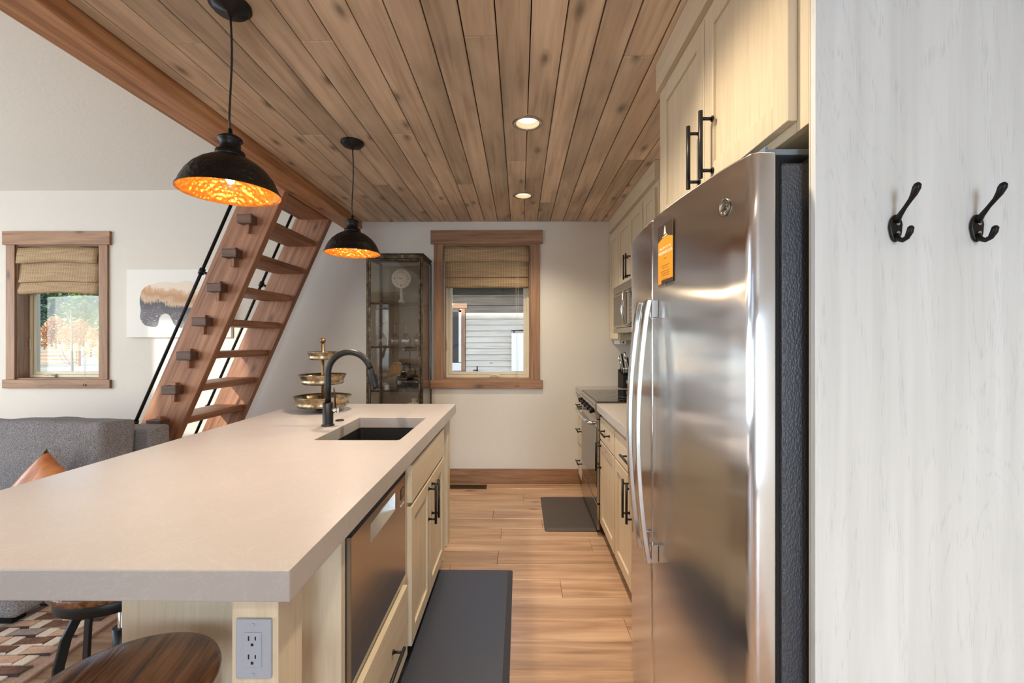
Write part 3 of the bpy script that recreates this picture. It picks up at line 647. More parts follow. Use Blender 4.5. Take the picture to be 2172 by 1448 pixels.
o = m_.build('pocket_handle', 'bright_steel', dw); md = o.modifiers.new('t', 'SOLIDIFY'); md.thickness = 0.003
L(dw, -0.4462, -0.444, 1.675, 1.725, 0.735, 0.775, 'display', 'black_glass')
for i in range(4): L(dw, -0.446, -0.444, 1.676+i*0.014, 1.682+i*0.014, 0.71, 0.716, 'button', 'bright_steel', 0)
L(dw, -0.482, -0.4455, Y0, Y1, 0.8125, 0.83, 'top_strip', 'dark_gap')

sb = thing('sink_cabinet', 'pale wood island sink cabinet with two shaker doors and black bar pulls', 'cabinet', (-0.75, 2.25, 0)); c = sb.location
L(sb, -1.030, -1.012, 1.786, 2.720, 0.002, 0.844, 'back_panel', 'cabinet_wood_z')
L(sb, -1.011, XF, 2.702, 2.720, 0.002, 0.844, 'side_panel', 'cabinet_wood_z')
L(sb, XF-0.02, XF, 1.786, 1.830, 0.10, 0.844, 'face_stile', 'cabinet_wood_z'); L(sb, XF-0.02, XF, 2.62, 2.7015, 0.10, 0.844, 'face_stile', 'cabinet_wood_z')
L(sb, XF-0.02, XF, 1.831, 2.619, 0.645, 0.67, 'face_rail', 'cabinet_wood_y'); L(sb, XF-0.02, XF, 1.831, 2.619, 0.82, 0.844, 'face_rail', 'cabinet_wood_y')
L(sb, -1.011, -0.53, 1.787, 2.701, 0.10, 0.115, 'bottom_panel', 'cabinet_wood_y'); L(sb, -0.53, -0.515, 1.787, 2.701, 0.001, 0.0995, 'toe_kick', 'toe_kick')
slab('false_front', sb, XD-c[0], 1, 1.822-c[1], 2.60-c[1], 0.672, 0.826)
d1 = shaker('door', sb, XD-c[0], 1, 1.822-c[1], 2.193-c[1], 0.088, 0.655); handle(d1, XD-c[0], 1, 2.158-c[1], 0.545, 0.19, 'z')
d2 = shaker('door', sb, XD-c[0], 1, 2.198-c[1], 2.600-c[1], 0.088, 0.655); handle(d2, XD-c[0], 1, 2.236-c[1], 0.545, 0.19, 'z')
# corner posts carrying the overhang
near_post = box('island_post', 'cabinet_wood_z', None, -0.556, -0.466, 0.860, 0.955, 0.001, 0.8445, 0.002); tag(near_post, 'square pale wood island corner post with the grey outlet on it', 'post')
o = box('island_post', 'cabinet_wood_z', None, -0.556, -0.466, 2.890, 2.985, 0.001, 0.8445, 0.002); tag(o, 'square pale wood island post at the far corner next to the aisle', 'post')
o = box('island_post', 'cabinet_wood_z', None, -1.46, -1.37, 2.890, 2.985, 0.001, 0.8445, 0.002); tag(o, 'square pale wood island post at the far corner on the ladder side', 'post')
# outlet plate
op = thing('outlet', 'grey double outlet plate screwed to the near island post', 'outlet', (-0.5105, 0.8595, 0.744))
MB().box(-0.0345, 0.0345, -0.007, 0, -0.057, 0.057).build('plate', 'outlet_grey', op, 0.003)
MB().box(-0.0165, 0.0165, -0.0088, -0.0072, -0.0335, 0.0335).build('receptacle', 'outlet_grey', op, 0.001)
for dz in (0.021, -0.014):
    MB().box(-0.0085, -0.006, -0.0092, -0.0089, dz-0.003, dz+0.006).box(0.0045, 0.0070, -0.0092, -0.0089, dz-0.002, dz+0.005).box(-0.003, 0.002, -0.0092, -0.0089, dz-0.013, dz-0.008).build('slots', 'dark_gap', op)
for dz in (0.048, -0.048): MB().cyl((0, -0.0072, dz), (0, -0.0086, dz), 0.0032, 12).build('screw', 'outlet_grey', op)

# tiered tray
tt = thing('tiered_tray', 'three tier hammered brass tray stand on the far end of the island', 'tray stand', (-1.20, 2.72, ZC))
MB().lathe([(0.001, 0), (0.05, 0), (0.055, 0.006), (0.035, 0.012), (0.02, 0.028), (0.001, 0.028)], 24).build('foot', 'aged_metal', tt)
MB().cyl((0, 0, 0.02), (0, 0, 0.412), 0.0085, 12).build('pole', 'brass', tt)
MB().sphere((0, 0, 0.428), 0.0175).build('finial', 'brass', tt)
def tray(r, z0, h):
    p = [(0.001, z0), (r*0.82, z0), (r*0.86, z0+h*0.05), (r*0.90, z0+h*0.28), (r*0.86, z0+h*0.42), (r*0.91, z0+h*0.60), (r*0.93, z0+h*0.78), (r, z0+h), (r*0.995, z0+h+0.002), (r*0.92, z0+h*0.80), (r*0.88, z0+h*0.6), (r*0.83, z0+h*0.42), (r*0.86, z0+h*0.28), (r*0.8, z0+0.004), (r*0.001, z0+0.004)]
    MB().lathe(p, 40).build('tray', 'antique_brass', tt)
tray(0.165, 0.029, 0.062); tray(0.136, 0.165, 0.056); tray(0.089, 0.312, 0.047)

# ---------------------------------------------------------------- right hand run
XW = XR-0.001; RC = 0.522; RD = 0.545; RF = 0.565
RY0, RY1 = 3.05, 3.81
o = box('countertop', 'quartz', None, RC, XW, 1.812, RY0-0.002, ZC-0.052, ZC, 0.003); tag(o, 'pale stone countertop between the refrigerator and the range', 'countertop')
o = box('countertop', 'quartz', None, RC, XW, RY1+0.002, YB-0.001, ZC-0.052, ZC, 0.003); tag(o, 'short pale stone countertop between the range and the back wall', 'countertop')
def base_cab(y0, y1, label):
    r = thing('base_cabinet', label, 'cabinet', (0.86, (y0+y1)/2, 0)); c = r.location; zt = ZC-0.053
    L(r, RF+0.021, XW, y0, y0+0.016, 0.10, zt, 'side_panel', 'cabinet_wood_z'); L(r, RF+0.021, XW, y1-0.016, y1, 0.10, zt, 'side_panel', 'cabinet_wood_z')
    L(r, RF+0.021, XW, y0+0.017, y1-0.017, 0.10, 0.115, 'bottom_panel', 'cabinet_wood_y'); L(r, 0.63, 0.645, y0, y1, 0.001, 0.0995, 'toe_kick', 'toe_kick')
    L(r, RF, RF+0.02, y0, y0+0.04, 0.10, zt, 'face_stile', 'cabinet_wood_z'); L(r, RF, RF+0.02, y1-0.04, y1, 0.10, zt, 'face_stile', 'cabinet_wood_z')
    L(r, RF, RF+0.02, y0+0.041, y1-0.041, zt-0.035, zt, 'face_rail', 'cabinet_wood_y'); L(r, RF, RF+0.02, y0+0.041, y1-0.041, 0.635, 0.685, 'face_rail', 'cabinet_wood_y'); L(r, RF, RF+0.02, y0+0.041, y1-0.041, 0.10, 0.125, 'face_rail', 'cabinet_wood_y')
    return r
b1 = base_cab(2.581, 3.047, 'narrow pale wood base cabinet with one drawer and one door next to the range'); c = b1.location
d = slab('drawer', b1, RD-c[0], -1, 2.592-c[1], 3.038-c[1], 0.668, 0.818); handle(d, RD-c[0], -1, 2.80-c[1], 0.752, 0.20, 'y')
d = shaker('door', b1, RD-c[0], -1, 2.592-c[1], 3.038-c[1], 0.098, 0.656); handle(d, RD-c[0], -1, 3.005-c[1], 0.555, 0.19, 'z')
b2 = base_cab(1.812, 2.580, 'wide pale wood base cabinet with two doors partly hidden behind the refrigerator'); c = b2.location
d = slab('drawer', b2, RD-c[0], -1, 1.822-c[1], 2.570-c[1], 0.668, 0.818); handle(d, RD-c[0], -1, 2.18-c[1], 0.752, 0.20, 'y')
d = shaker('door', b2, RD-c[0], -1, 2.194-c[1], 2.570-c[1], 0.098, 0.656); handle(d, RD-c[0], -1, 2.225-c[1], 0.552, 0.19, 'z')
d = shaker('door', b2, RD-c[0], -1, 1.822-c[1], 2.188-c[1], 0.098, 0.656); handle(d, RD-c[0], -1, 2.145-c[1], 0.552, 0.19, 'z')
b3 = base_cab(RY1+0.002, YB-0.002, 'narrow pale wood drawer cabinet between the range and the back wall'); c = b3.location
for (z0, z1) in ((0.668, 0.818), (0.388, 0.656), (0.098, 0.376)):
    d = slab('drawer', b3, RD-c[0], -1, RY1+0.014-c[1], YB-0.012-c[1], z0, z1); handle(d, RD-c[0], -1, (RY1+YB)/2-c[1], (z0+z1)/2+0.01, 0.16, 'y')
# range
rg = thing('range', 'stainless steel electric range with a black glass cooktop', 'range', (0.84, (RY0+RY1)/2, 0)); c = rg.location
L(rg, 0.548, XW-0.02, RY0+0.002, RY1-0.002, 0.03, 0.885, 'body', 'black_plastic', 0.002)
L(rg, 0.514, XW-0.02, RY0+0.001, RY1-0.001, 0.886, 0.912, 'cooktop_rim', 'appliance_steel', 0.003)
L(rg, 0.528, XW-0.03, RY0+0.008, RY1-0.008, 0.9125, 0.917, 'cooktop', 'black_glass', 0.001)
for (x, y, r_) in ((0.70, 3.24, 0.09), (0.70, 3.62, 0.075), (0.98, 3.24, 0.075), (0.98, 3.62, 0.10)):
    ring = MB(); ring.lathe([(r_, 0), (r_, 0.0006), (r_-0.003, 0.0006), (r_-0.003, 0)], 32); ring.build('burner_ring', 'appliance_steel', rg, loc=(x-c[0], y-c[1], 0.9171))
m_ = MB().prism([(0.522-c[0], 0.800), (0.508-c[0], 0.870), (0.512-c[0], 0.8855), (0.547-c[0], 0.8855), (0.547-c[0], 0.800)], RY1-RY0-0.006, 'y', RY0+0.003-c[1]).build('control_panel', 'appliance_steel', rg, 0.002)
for i in range(5): MB().cyl((0.512-c[0], RY0+0.10+i*0.14-c[1], 0.845), (0.488-c[0], RY0+0.10+i*0.14-c[1], 0.839), 0.019, 16).build('knob', 'black_metal', rg)
L(rg, 0.526, 0.547, RY0+0.004, RY1-0.004, 0.225, 0.795, 'oven_door', 'appliance_steel', 0.003)
L(rg, 0.5235, 0.5259, RY0+0.012, RY1-0.012, 0.33, 0.735, 'oven_glass', 'oven_glass', 0.001)
hb = MB().tube([(0.522-c[0], RY0+0.05-c[1], 0.765), (0.480-c[0], RY0+0.05-c[1], 0.765), (0.468-c[0], RY0+0.16-c[1], 0.765), (0.464-c[0], (RY0+RY1)/2-c[1], 0.765), (0.468-c[0], RY1-0.16-c[1], 0.765), (0.480-c[0], RY1-0.05-c[1], 0.765), (0.522-c[0], RY1-0.05-c[1], 0.765)], 0.012, 12).build('handle', 'bright_steel', rg)
L(rg, 0.526, 0.547, RY0+0.004, RY1-0.004, 0.045, 0.215, 'storage_drawer', 'appliance_steel', 0.003)
MB().cyl((0.5232-c[0], 3.43-c[1], 0.285), (0.5258-c[0], 3.43-c[1], 0.285), 0.011, 20).build('emblem', 'emblem', rg)
# microwave
mw = thing('microwave', 'over-the-range stainless microwave under the far wall cabinets', 'microwave', (0.97, (RY0+RY1)/2, 1.39)); c = mw.location
MX = 0.795
L(mw, MX+0.028, XW, RY0+0.003, RY1-0.003, 1.392, 1.775, 'body', 'black_plastic', 0.002)
L(mw, MX, MX+0.027, 3.262, RY1-0.003, 1.435, 1.708, 'door', 'appliance_steel', 0.002)
L(mw, MX, MX+0.027, 3.262, RY1-0.003, 1.711, 1.775, 'top_strip', 'appliance_steel', 0.002); L(mw, MX, MX+0.027, RY0+0.003, 3.258, 1.711, 1.775, 'top_strip', 'appliance_steel', 0.002)
L(mw, MX, MX+0.027, 3.262, RY1-0.003, 1.392, 1.432, 'bottom_strip', 'appliance_steel', 0.002); L(mw, MX, MX+0.027, RY0+0.003, 3.258, 1.392, 1.432, 'bottom_strip', 'appliance_steel', 0.002)
L(mw, MX-0.003, MX-0.0002, 3.34, RY1-0.03, 1.455, 1.69, 'door_glass', 'oven_glass', 0.001)
L(mw, MX, MX+0.027, RY0+0.003, 3.258, 1.435, 1.708, 'control_panel', 'black_glass', 0.002)
for i in range(6):
    for j in range(3): L(mw, MX-0.0015, MX-0.0002, 3.09+j*0.05, 3.125+j*0.05, 1.47+i*0.03, 1.486+i*0.03, 'key', 'appliance_steel', 0)
MB().tube([(MX-c[0], 3.305-c[1], 0.06), (MX-0.03-c[0], 3.305-c[1], 0.065), (MX-0.045-c[0], 3.305-c[1], 0.17), (MX-0.03-c[0], 3.305-c[1], 0.30), (MX-c[0], 3.305-c[1], 0.305)], 0.009, 12).build('handle', 'bright_steel', mw)
MB().cyl((MX-0.001-c[0], 3.52-c[1], 0.352), (MX+0.001-c[0], 3.52-c[1], 0.352), 0.009, 16).build('emblem', 'emblem', mw)

# wall cabinets
UF = 0.855; UD = 0.836
def upper(y0, y1, zb, doors, label, hz=None):
    r = thing('wall_cabinet', label, 'cabinet', (1.0, (y0+y1)/2, zb)); c = r.location
    L(r, UF+0.021, XW, y0, y0+0.016, zb, 2.43, 'side_panel', 'cabinet_wood_z'); L(r, UF+0.021, XW, y1-0.016, y1, zb, 2.43, 'side_panel', 'cabinet_wood_z')
    L(r, UF+0.021, XW, y0+0.017, y1-0.017, zb+0.01, zb+0.025, 'bottom_panel', 'cabinet_wood_y')
    L(r, UF, UF+0.02, y0, y0+0.035, zb, 2.43, 'face_stile', 'cabinet_wood_z'); L(r, UF, UF+0.02, y1-0.035, y1, zb, 2.43, 'face_stile', 'cabinet_wood_z')
    L(r, UF, UF+0.02, y0+0.036, y1-0.036, zb, zb+0.03, 'face_rail', 'cabinet_wood_y'); L(r, UF, UF+0.02, y0+0.036, y1-0.036, 2.27, 2.43, 'face_rail', 'cabinet_wood_y')
    for (a, b_, hy) in doors:
        d = shaker('door', r, UD-c[0], -1, a-c[1], b_-c[1], 0.012, 2.285-zb)
        if hy: handle(d, UD-c[0], -1, hy-c[1], 0.12+0.0, 0.19, 'z')
    return r
upper(RY1+0.002, YB-0.002, 1.335, [(3.83, 4.165, None)], 'tall pale wood wall cabinet in the corner by the back wall')
upper(RY0, RY1, 1.778, [(3.066, 3.425, 3.395), (3.431, 3.80, 3.465)], 'pale wood two door wall cabinet directly above the microwave')
upper(2.76, RY0-0.002, 1.335, [(2.785, 3.035, 3.0)], 'narrow pale wood wall cabinet between the microwave and the refrigerator cabinet')
cr = thing('crown_trim', 'flat pale wood crown board along the top of the far wall cabinets', 'trim board', (0.84, 3.4, 2.325))
L(cr, 0.825, 0.8545, 2.745, YB-0.001, 2.325, 2.4385, 'front_board', 'cabinet_wood_y'); L(cr, 0.8555, XW, 2.740, 2.758, 2.325, 2.4385, 'return_board', 'cabinet_wood_x')
pb = thing('power_strip', 'small white outlet box under the corner wall cabinet', 'outlet', (0.90, 4.03, 1.30)); 
MB().box(-0.03, 0.03, -0.11, 0.11, 0.0, 0.034).build('housing', 'white_plastic', pb, 0.003)
MB().box(-0.0005, 0.012, -0.1104, -0.1101, 0.008, 0.024).box(-0.02, -0.014, -0.1104, -0.1101, 0.010, 0.022).build('slots', 'dark_gap', pb)
# knife block
kbk = thing('knife_block', 'black knife block full of steel handled knives on the far counter', 'knife block', (0.955, 4.055, ZC+0.0005), 0.25)
MB().prism([(-0.055, 0.0), (0.05, 0.0), (0.05, 0.165), (0.0, 0.115+0.02), (-0.055, 0.112)], 0.12, 'x', -0.05).build('block', 'black_plastic', kbk, 0.003)
MB().box(-0.022, 0.022, -0.0565, -0.0552, 0.045, 0.072).build('plate', 'bright_steel', kbk)
kn = 0
for (x, y, L_, z0) in ((-0.038, -0.02, 0.13, 0.125), (-0.014, -0.02, 0.135, 0.125), (0.012, -0.015, 0.15, 0.125), (0.036, -0.01, 0.16, 0.125), (-0.03, 0.022, 0.16, 0.14), (0.0, 0.022, 0.18, 0.14), (0.03, 0.022, 0.19, 0.145)):
    dv = Vector((-0.32, -0.35, 0.88)).normalized(); p = Vector((x, y, z0+0.008))
    kf = MB().tube([p, p+dv*L_*0.5, p+dv*L_], [0.0075, 0.0065, 0.0085], 8).build('knife_handle', 'black_metal' if kn % 2 else 'chrome', kbk); kn += 1
for i in range(6):
    dv = Vector((-0.25, -0.5, 0.83)).normalized(); p = Vector((-0.042+i*0.014, -0.048, 0.118)); MB().tube([p, p+dv*0.085], 0.0045, 6).build('knife_handle', 'bright_steel', kbk)

# ---------------------------------------------------------------- refrigerator bay
o = MB(); PX0 = 0.565; PY0, PY1 = 0.861, 0.880
hp = thing('refrigerator_surround', 'tall whitewashed wood side panel with two coat hooks', 'partition', ((PX0+XW)/2, PY0, 0)); c = hp.location
L(hp, PX0, XW, PY0, PY1-0.0045, 0.001, 2.436, 'face_board', 'panel_wood'); L(hp, PX0, XW, PY1-0.004, PY1, 0.001, 2.436, 'back_board', 'cabinet_wood_z', 0)
fp = box('refrigerator_surround', 'cabinet_wood_z', None, PX0, XW, 1.796, 1.811, 0.001, 2.436, 0.001); tag(fp, 'pale wood side panel on the far side of the refrigerator', 'partition')
fc = thing('wall_cabinet', 'deep pale wood two door cabinet above the refrigerator', 'cabinet', (0.85, 1.34, 1.76)); c = fc.location
L(fc, RF, RF+0.02, 0.881, 0.919, 1.76, 2.43, 'face_stile', 'cabinet_wood_z'); L(fc, RF, RF+0.02, 1.735, 1.795, 1.76, 2.43, 'face_stile', 'cabinet_wood_z')
L(fc, RF, RF+0.02, 0.920, 1.734, 1.76, 1.80, 'face_rail', 'cabinet_wood_y'); L(fc, RF, RF+0.02, 0.920, 1.734, 2.27, 2.43, 'face_rail', 'cabinet_wood_y')
L(fc, RF+0.021, XW, 0.881, 1.795, 1.762, 1.778, 'bottom_panel', 'cabinet_wood_y')
d = shaker('door', fc, RD-c[0], -1, 0.9154-c[1], 1.326-c[1], 0.022, 0.525); handle(d, RD-c[0], -1, 1.268-c[1], 0.127, 0.19, 'z')
d = shaker('door', fc, RD-c[0], -1, 1.331-c[1], 1.732-c[1], 0.022, 0.525); handle(d, RD-c[0], -1, 1.36-c[1], 0.127, 0.19, 'z')
o = thing('crown_trim', 'flat pale wood crown board above the refrigerator cabinet doors', 'trim board', (0.555, 1.34, 2.325)); c = o.location
L(o, 0.545, 0.5645, 0.881, 1.797, 2.325, 2.4385, 'front_board', 'cabinet_wood_y')

fr = thing('refrigerator', 'large stainless steel side-by-side refrigerator with curved bar handles', 'refrigerator', (0.80, 1.345, 0)); c = fr.location
FZ = 1.712
L(fr, 0.524, XW-0.01, 0.902, 1.785, 0.03, FZ-0.02, 'body', 'fridge_side', 0.006)
def xfront(y): return 0.414+0.0405*((y-1.40)/0.47)**2
def door_profile(y0, y1, r0, r1):
    pts = [(0.513, y0)]
    for i in range(6):  # near corner roll
        a = (i/5)*PI/2; pts.append((xfront(y0)+r0*(1-math.sin(a)), y0+r0*(1-math.cos(a))))
    k = 14
    for i in range(1, k): 
        y = y0+r0+(y1-y0-r0-r1)*i/k; pts.append((xfront(y), y))
    for i in range(6):
        a = (i/5)*PI/2; pts.append((xfront(y1)+r1*(1-math.cos(a)), y1-r1+r1*math.sin(a)))
    pts.append((0.513, y1)); return pts
for nm, y0, y1, r0, r1 in (('fridge_door', 0.899, 1.3965, 0.020, 0.005), ('freezer_door', 1.4035, 1.790, 0.005, 0.02)):
    pr = [(p[0]-c[0], p[1]-c[1]) for p in door_profile(y0, y1, r0, r1)]
    dob = MB().prism(pr, FZ-0.07, 'z', 0.07, smooth=True).build(nm, 'brushed_steel', fr)
    md = dob.modifiers.new('bevel', 'BEVEL'); md.width = 0.004; md.segments = 3; md.limit_method = 'ANGLE'; md.angle_limit = math.radians(50)
    if nm == 'fridge_door': fd = dob
for (y0, y1) in ((0.905, 1.394), (1.406, 1.784)): L(fr, 0.5135, 0.5235, y0, y1, 0.08, FZ-0.008, 'gasket', 'dark_gap', 0.003)
for (y0, y1) in ((0.915, 0.99), (1.70, 1.775)):
    m_ = MB().prism([(0.505-c[0], y0-c[1]), (0.60-c[0], y0-c[1]), (0.60-c[0], y1-c[1]), (0.505-c[0], y1-c[1])], 0.012, 'z', FZ+0.0005); m_.box(0.498-c[0], 0.506-c[0], y0-c[1], y1-c[1], FZ-0.012, FZ+0.018); m_.build('hinge_cover', 'vinyl_grey', fr, 0.002)
L(fr, 0.50, 0.54, 0.91, 1.78, 0.012, 0.066, 'kick_grille', 'black_plastic', 0.003)
for y in (0.95, 1.74): MB().cyl((0.55-c[0], y-c[1], 0.001), (0.55-c[0], y-c[1], 0.03), 0.02).build('foot', 'black_plastic', fr)
def fhandle(y, zt, zb):
    xs0 = xfront(y); m_ = MB(); n_ = 22; vs = []; fs = []
    for i in range(n_+1):
        t = i/n_; z = zb+(zt-zb)*t; bow = 0.034+0.034*math.sin(PI*t)**0.8; xo = xs0-bow
        for (dx, dy) in ((0, -0.0115), (0, 0.0115), (0.015, 0.0115), (0.015, -0.0115)): vs.append((xo+dx-c[0], y+dy-c[1], z))
    for i in range(n_):
        for k in range(4): fs.append((i*4+k, i*4+(k+1) % 4, i*4+4+(k+1) % 4, i*4+4+k))
    fs += [(0, 1, 2, 3), (n_*4+3, n_*4+2, n_*4+1, n_*4)]
    h_ = m_.add(vs, fs).build('handle', 'bright_steel', fr, 0.0025)
    for z0, z1 in ((zt-0.055, zt-0.001), (zb+0.001, zb+0.055)):
        MB().box(xs0-0.034-c[0]+0.013, xs0-c[0]-0.0005, y-0.010-c[1], y+0.010-c[1], z0, z1).build('mount', 'chrome', h_, 0.002)
fhandle(1.352, 1.458, 0.668); fhandle(1.450, 1.458, 0.668)
# round badge near the top of the fridge door
by = 0.978; bz = 1.624; e_ = thing_part('x', None, (0, 0, 0)); bpy.data.objects.remove(e_)
sl2 = math.atan2(0.0405*2*(by-1.40)/0.47**2, 1.0)
bd = MB().lathe([(0.001, 0.0015), (0.0155, 0.0015), (0.0165, 0.003), (0.0188, 0.003), (0.0195, 0.0), (0.001, 0.0)], 32).build('badge', 'emblem', fr)
rotm = Matrix(((0, 0, -1), (-1, 0, 0), (0, 1, 0)))
bd.rotation_euler = (Matrix.Rotation(-sl2, 3, 'Z') @ rotm).to_euler(); bd.location = (xfront(by)-0.0004-c[0], by-c[1], bz)
text('badge_letters', 'GE', 0.017, 'chrome', bd, (0, 0, 0.0019), (0, 0, 0), 0.0003)
curl = MB()
for k in range(4):
    a0 = k*PI/2+PI/4; curl.tube([(0.0135*math.cos(a0+t)*(1-0.12*abs(t)), 0.0135*math.sin(a0+t)*(1-0.12*abs(t)), 0.002) for t in [x*0.15-0.6 for x in range(9)]], 0.0006, 5)
curl.build('badge_scroll', 'chrome', bd)
# laminated card on the fridge door
ya, yb_ = 1.333, 1.221; xa_, xb_ = xfront(ya)-0.0035, xfront(yb_)-0.0035
ca = thing('info_card', 'orange laminated welcome card hanging on the refrigerator door', 'card', ((xa_+xb_)/2, (ya+yb_)/2, 1.580), 0)
dirx = Vector((xb_-xa_, yb_-ya, 0)).normalized(); nz = Vector((0, 0, 1)); nn_ = dirx.cross(nz)
ca.rotation_euler = Matrix((dirx, nz, nn_)).transposed().to_euler()
W2, H2 = 0.056, 0.0875
MB().box(-W2-0.003, W2+0.003, -H2-0.004, H2+0.003, -0.0008, -0.0002).build('clear_sleeve', 'clear_sheet', ca)
MB().box(-W2, W2, -H2+0.006, H2, 0.0, 0.0006).build('orange_sheet', 'print_orange', ca)
top = [(-W2, H2), (-W2, H2-0.046)]+[(-W2+2*W2*t/8, H2-0.046+0.010*math.sin(PI*t/8)) for t in range(1, 8)]+[(W2, H2-0.046), (W2, H2)]
MB().prism(top, 0.0004, 'z', 0.0007).build('dark_header', 'print_dark', ca)
MB().box(-W2*0.5, W2, -H2+0.0062, -H2+0.016, 0.0007, 0.0011).build('dark_footer', 'print_dark', ca)
tl = MB()
for (y_, h_, w_) in ((0.058, 0.012, 0.010), (0.066, 0.010, 0.007), (0.073, 0.009, 0.004)): tl.prism([(-w_, y_), (w_, y_), (0, y_+h_)], 0.0003, 'z', 0.0012)
tl.box(-0.02, 0.02, 0.0505, 0.0525, 0.0012, 0.0015); tl.box(-0.006, 0.016, 0.0545, 0.0555, 0.0012, 0.0015); tl.build('tree_logo', 'print_white', ca)
text('heading', 'WELCOME TO THE', 0.0098, 'print_white', ca, (0, 0.019, 0.0008), (0, 0, 0), 0.0001)
text('heading', 'WILDERNESS CLUB', 0.0122, 'print_white', ca, (0, 0.006, 0.0008), (0, 0, 0), 0.0001)
ln = MB()
for (y_, w_) in ((-0.011, 0.012), (-0.031, 0.030), (-0.037, 0.022), (-0.047, 0.034), (-0.053, 0.030), (-0.059, 0.030), (-0.069, 0.018)): ln.box(-w_, w_, y_-0.0007, y_+0.0007, 0.0007, 0.0009)
ln.build('small_print', 'print_ochre', ca)

# coat hooks on the near panel
def hook(x, z, label):
    r = thing('coat_hook', label, 'hook', (x, PY0-0.0008, z))
    m_ = MB(); pts = [(0.0125*math.cos(a)*(1.0 if math.sin(a) > 0 else 0.9), 0.026*math.sin(a)) for a in [2*PI*i/24 for i in range(24)]]
    m_.prism(pts, 0.006, 'y', -0.006); m_.build('back_plate', 'black_metal', r, 0.002)
    MB().tube([(0, -0.004, 0.014), (0, -0.012, 0.022), (0, -0.024, 0.034), (0, -0.036, 0.045), (0, -0.043, 0.053), (0, -0.048, 0.062), (0, -0.0505, 0.068), (0, -0.051, 0.071)], [0.0075, 0.0048, 0.0036, 0.0040, 0.0056, 0.0068, 0.0056, 0.002], 14).build('upper_prong', 'black_metal', r)
    MB().tube([(0, -0.004, -0.014), (0, -0.010, -0.022), (0, -0.019, -0.026), (0, -0.028, -0.023), (0, -0.034, -0.014), (0, -0.0365, -0.006), (0, -0.037, -0.003)], [0.0065, 0.0046, 0.0042, 0.0044, 0.0056, 0.0052, 0.002], 14).build('lower_prong', 'black_metal', r)
    for dz in (0.008, -0.009): MB().cyl((0.002, -0.0075, dz), (0.002, -0.0058, dz), 0.0032, 12).build('screw', 'appliance_steel', r)
hook(0.714, 1.548, 'black double coat hook on the tall panel, the one nearer the refrigerator')
hook(0.867, 1.548, 'black double coat hook on the tall panel, the one farther from the refrigerator')

# ---------------------------------------------------------------- floor mats and vent
def mat(name, label, x0, x1, y0, y1, mt):
    b_ = MB(); h = 0.017; s_ = 0.028; o1 = rrect(x0, x1, y0, y1, 0.02, 4); o2 = rrect(x0+s_, x1-s_, y0+s_, y1-s_, 0.012, 4); n_ = len(o1)
    vs = [(p[0], p[1], 0.0008) for p in o1]+[(p[0], p[1], 0.005) for p in o1]+[(p[0], p[1], h) for p in o2]; fs = [tuple(range(n_))[::-1], tuple(range(2*n_, 3*n_))]
    for i in range(n_):
        for a in range(2): fs.append((a*n_+i, a*n_+(i+1) % n_, (a+1)*n_+(i+1) % n_, (a+1)*n_+i))
    o = b_.add(vs, fs).build(name, mt); tag(o, label, 'floor mat')
mat('floor_mat', 'dark brown rubber mat lying in front of the range', 0.175, 0.60, 3.126, 3.80, 'rubber_mat')
mat('floor_mat', 'long blue-black cushioned mat lying along the island sink', -0.488, -0.040, 1.45, 2.594, 'mat_blue')
vt = thing('floor_vent', 'bronze slotted floor register by the back wall baseboard', 'vent', (-0.475, 4.07, 0.0008))
MB().box(-0.175, 0.175, -0.035, 0.035, 0, 0.001).build('base_plate', 'dark_gap', vt)
f_ = MB()
for (a, b_, e, g) in ((-0.175, 0.175, -0.055, -0.032), (-0.175, 0.175, 0.032, 0.055), (-0.175, -0.15, -0.032, 0.032), (0.15, 0.175, -0.032, 0.032)): f_.box(a, b_, e, g, 0.0012, 0.004)
f_.build('frame', 'brass_vent', vt)
for i in range(21): box('slat', 'brass_vent', vt, -0.143+i*0.0143-0.0035, -0.143+i*0.0143+0.0035, -0.032, 0.032, 0.0012, 0.0038)
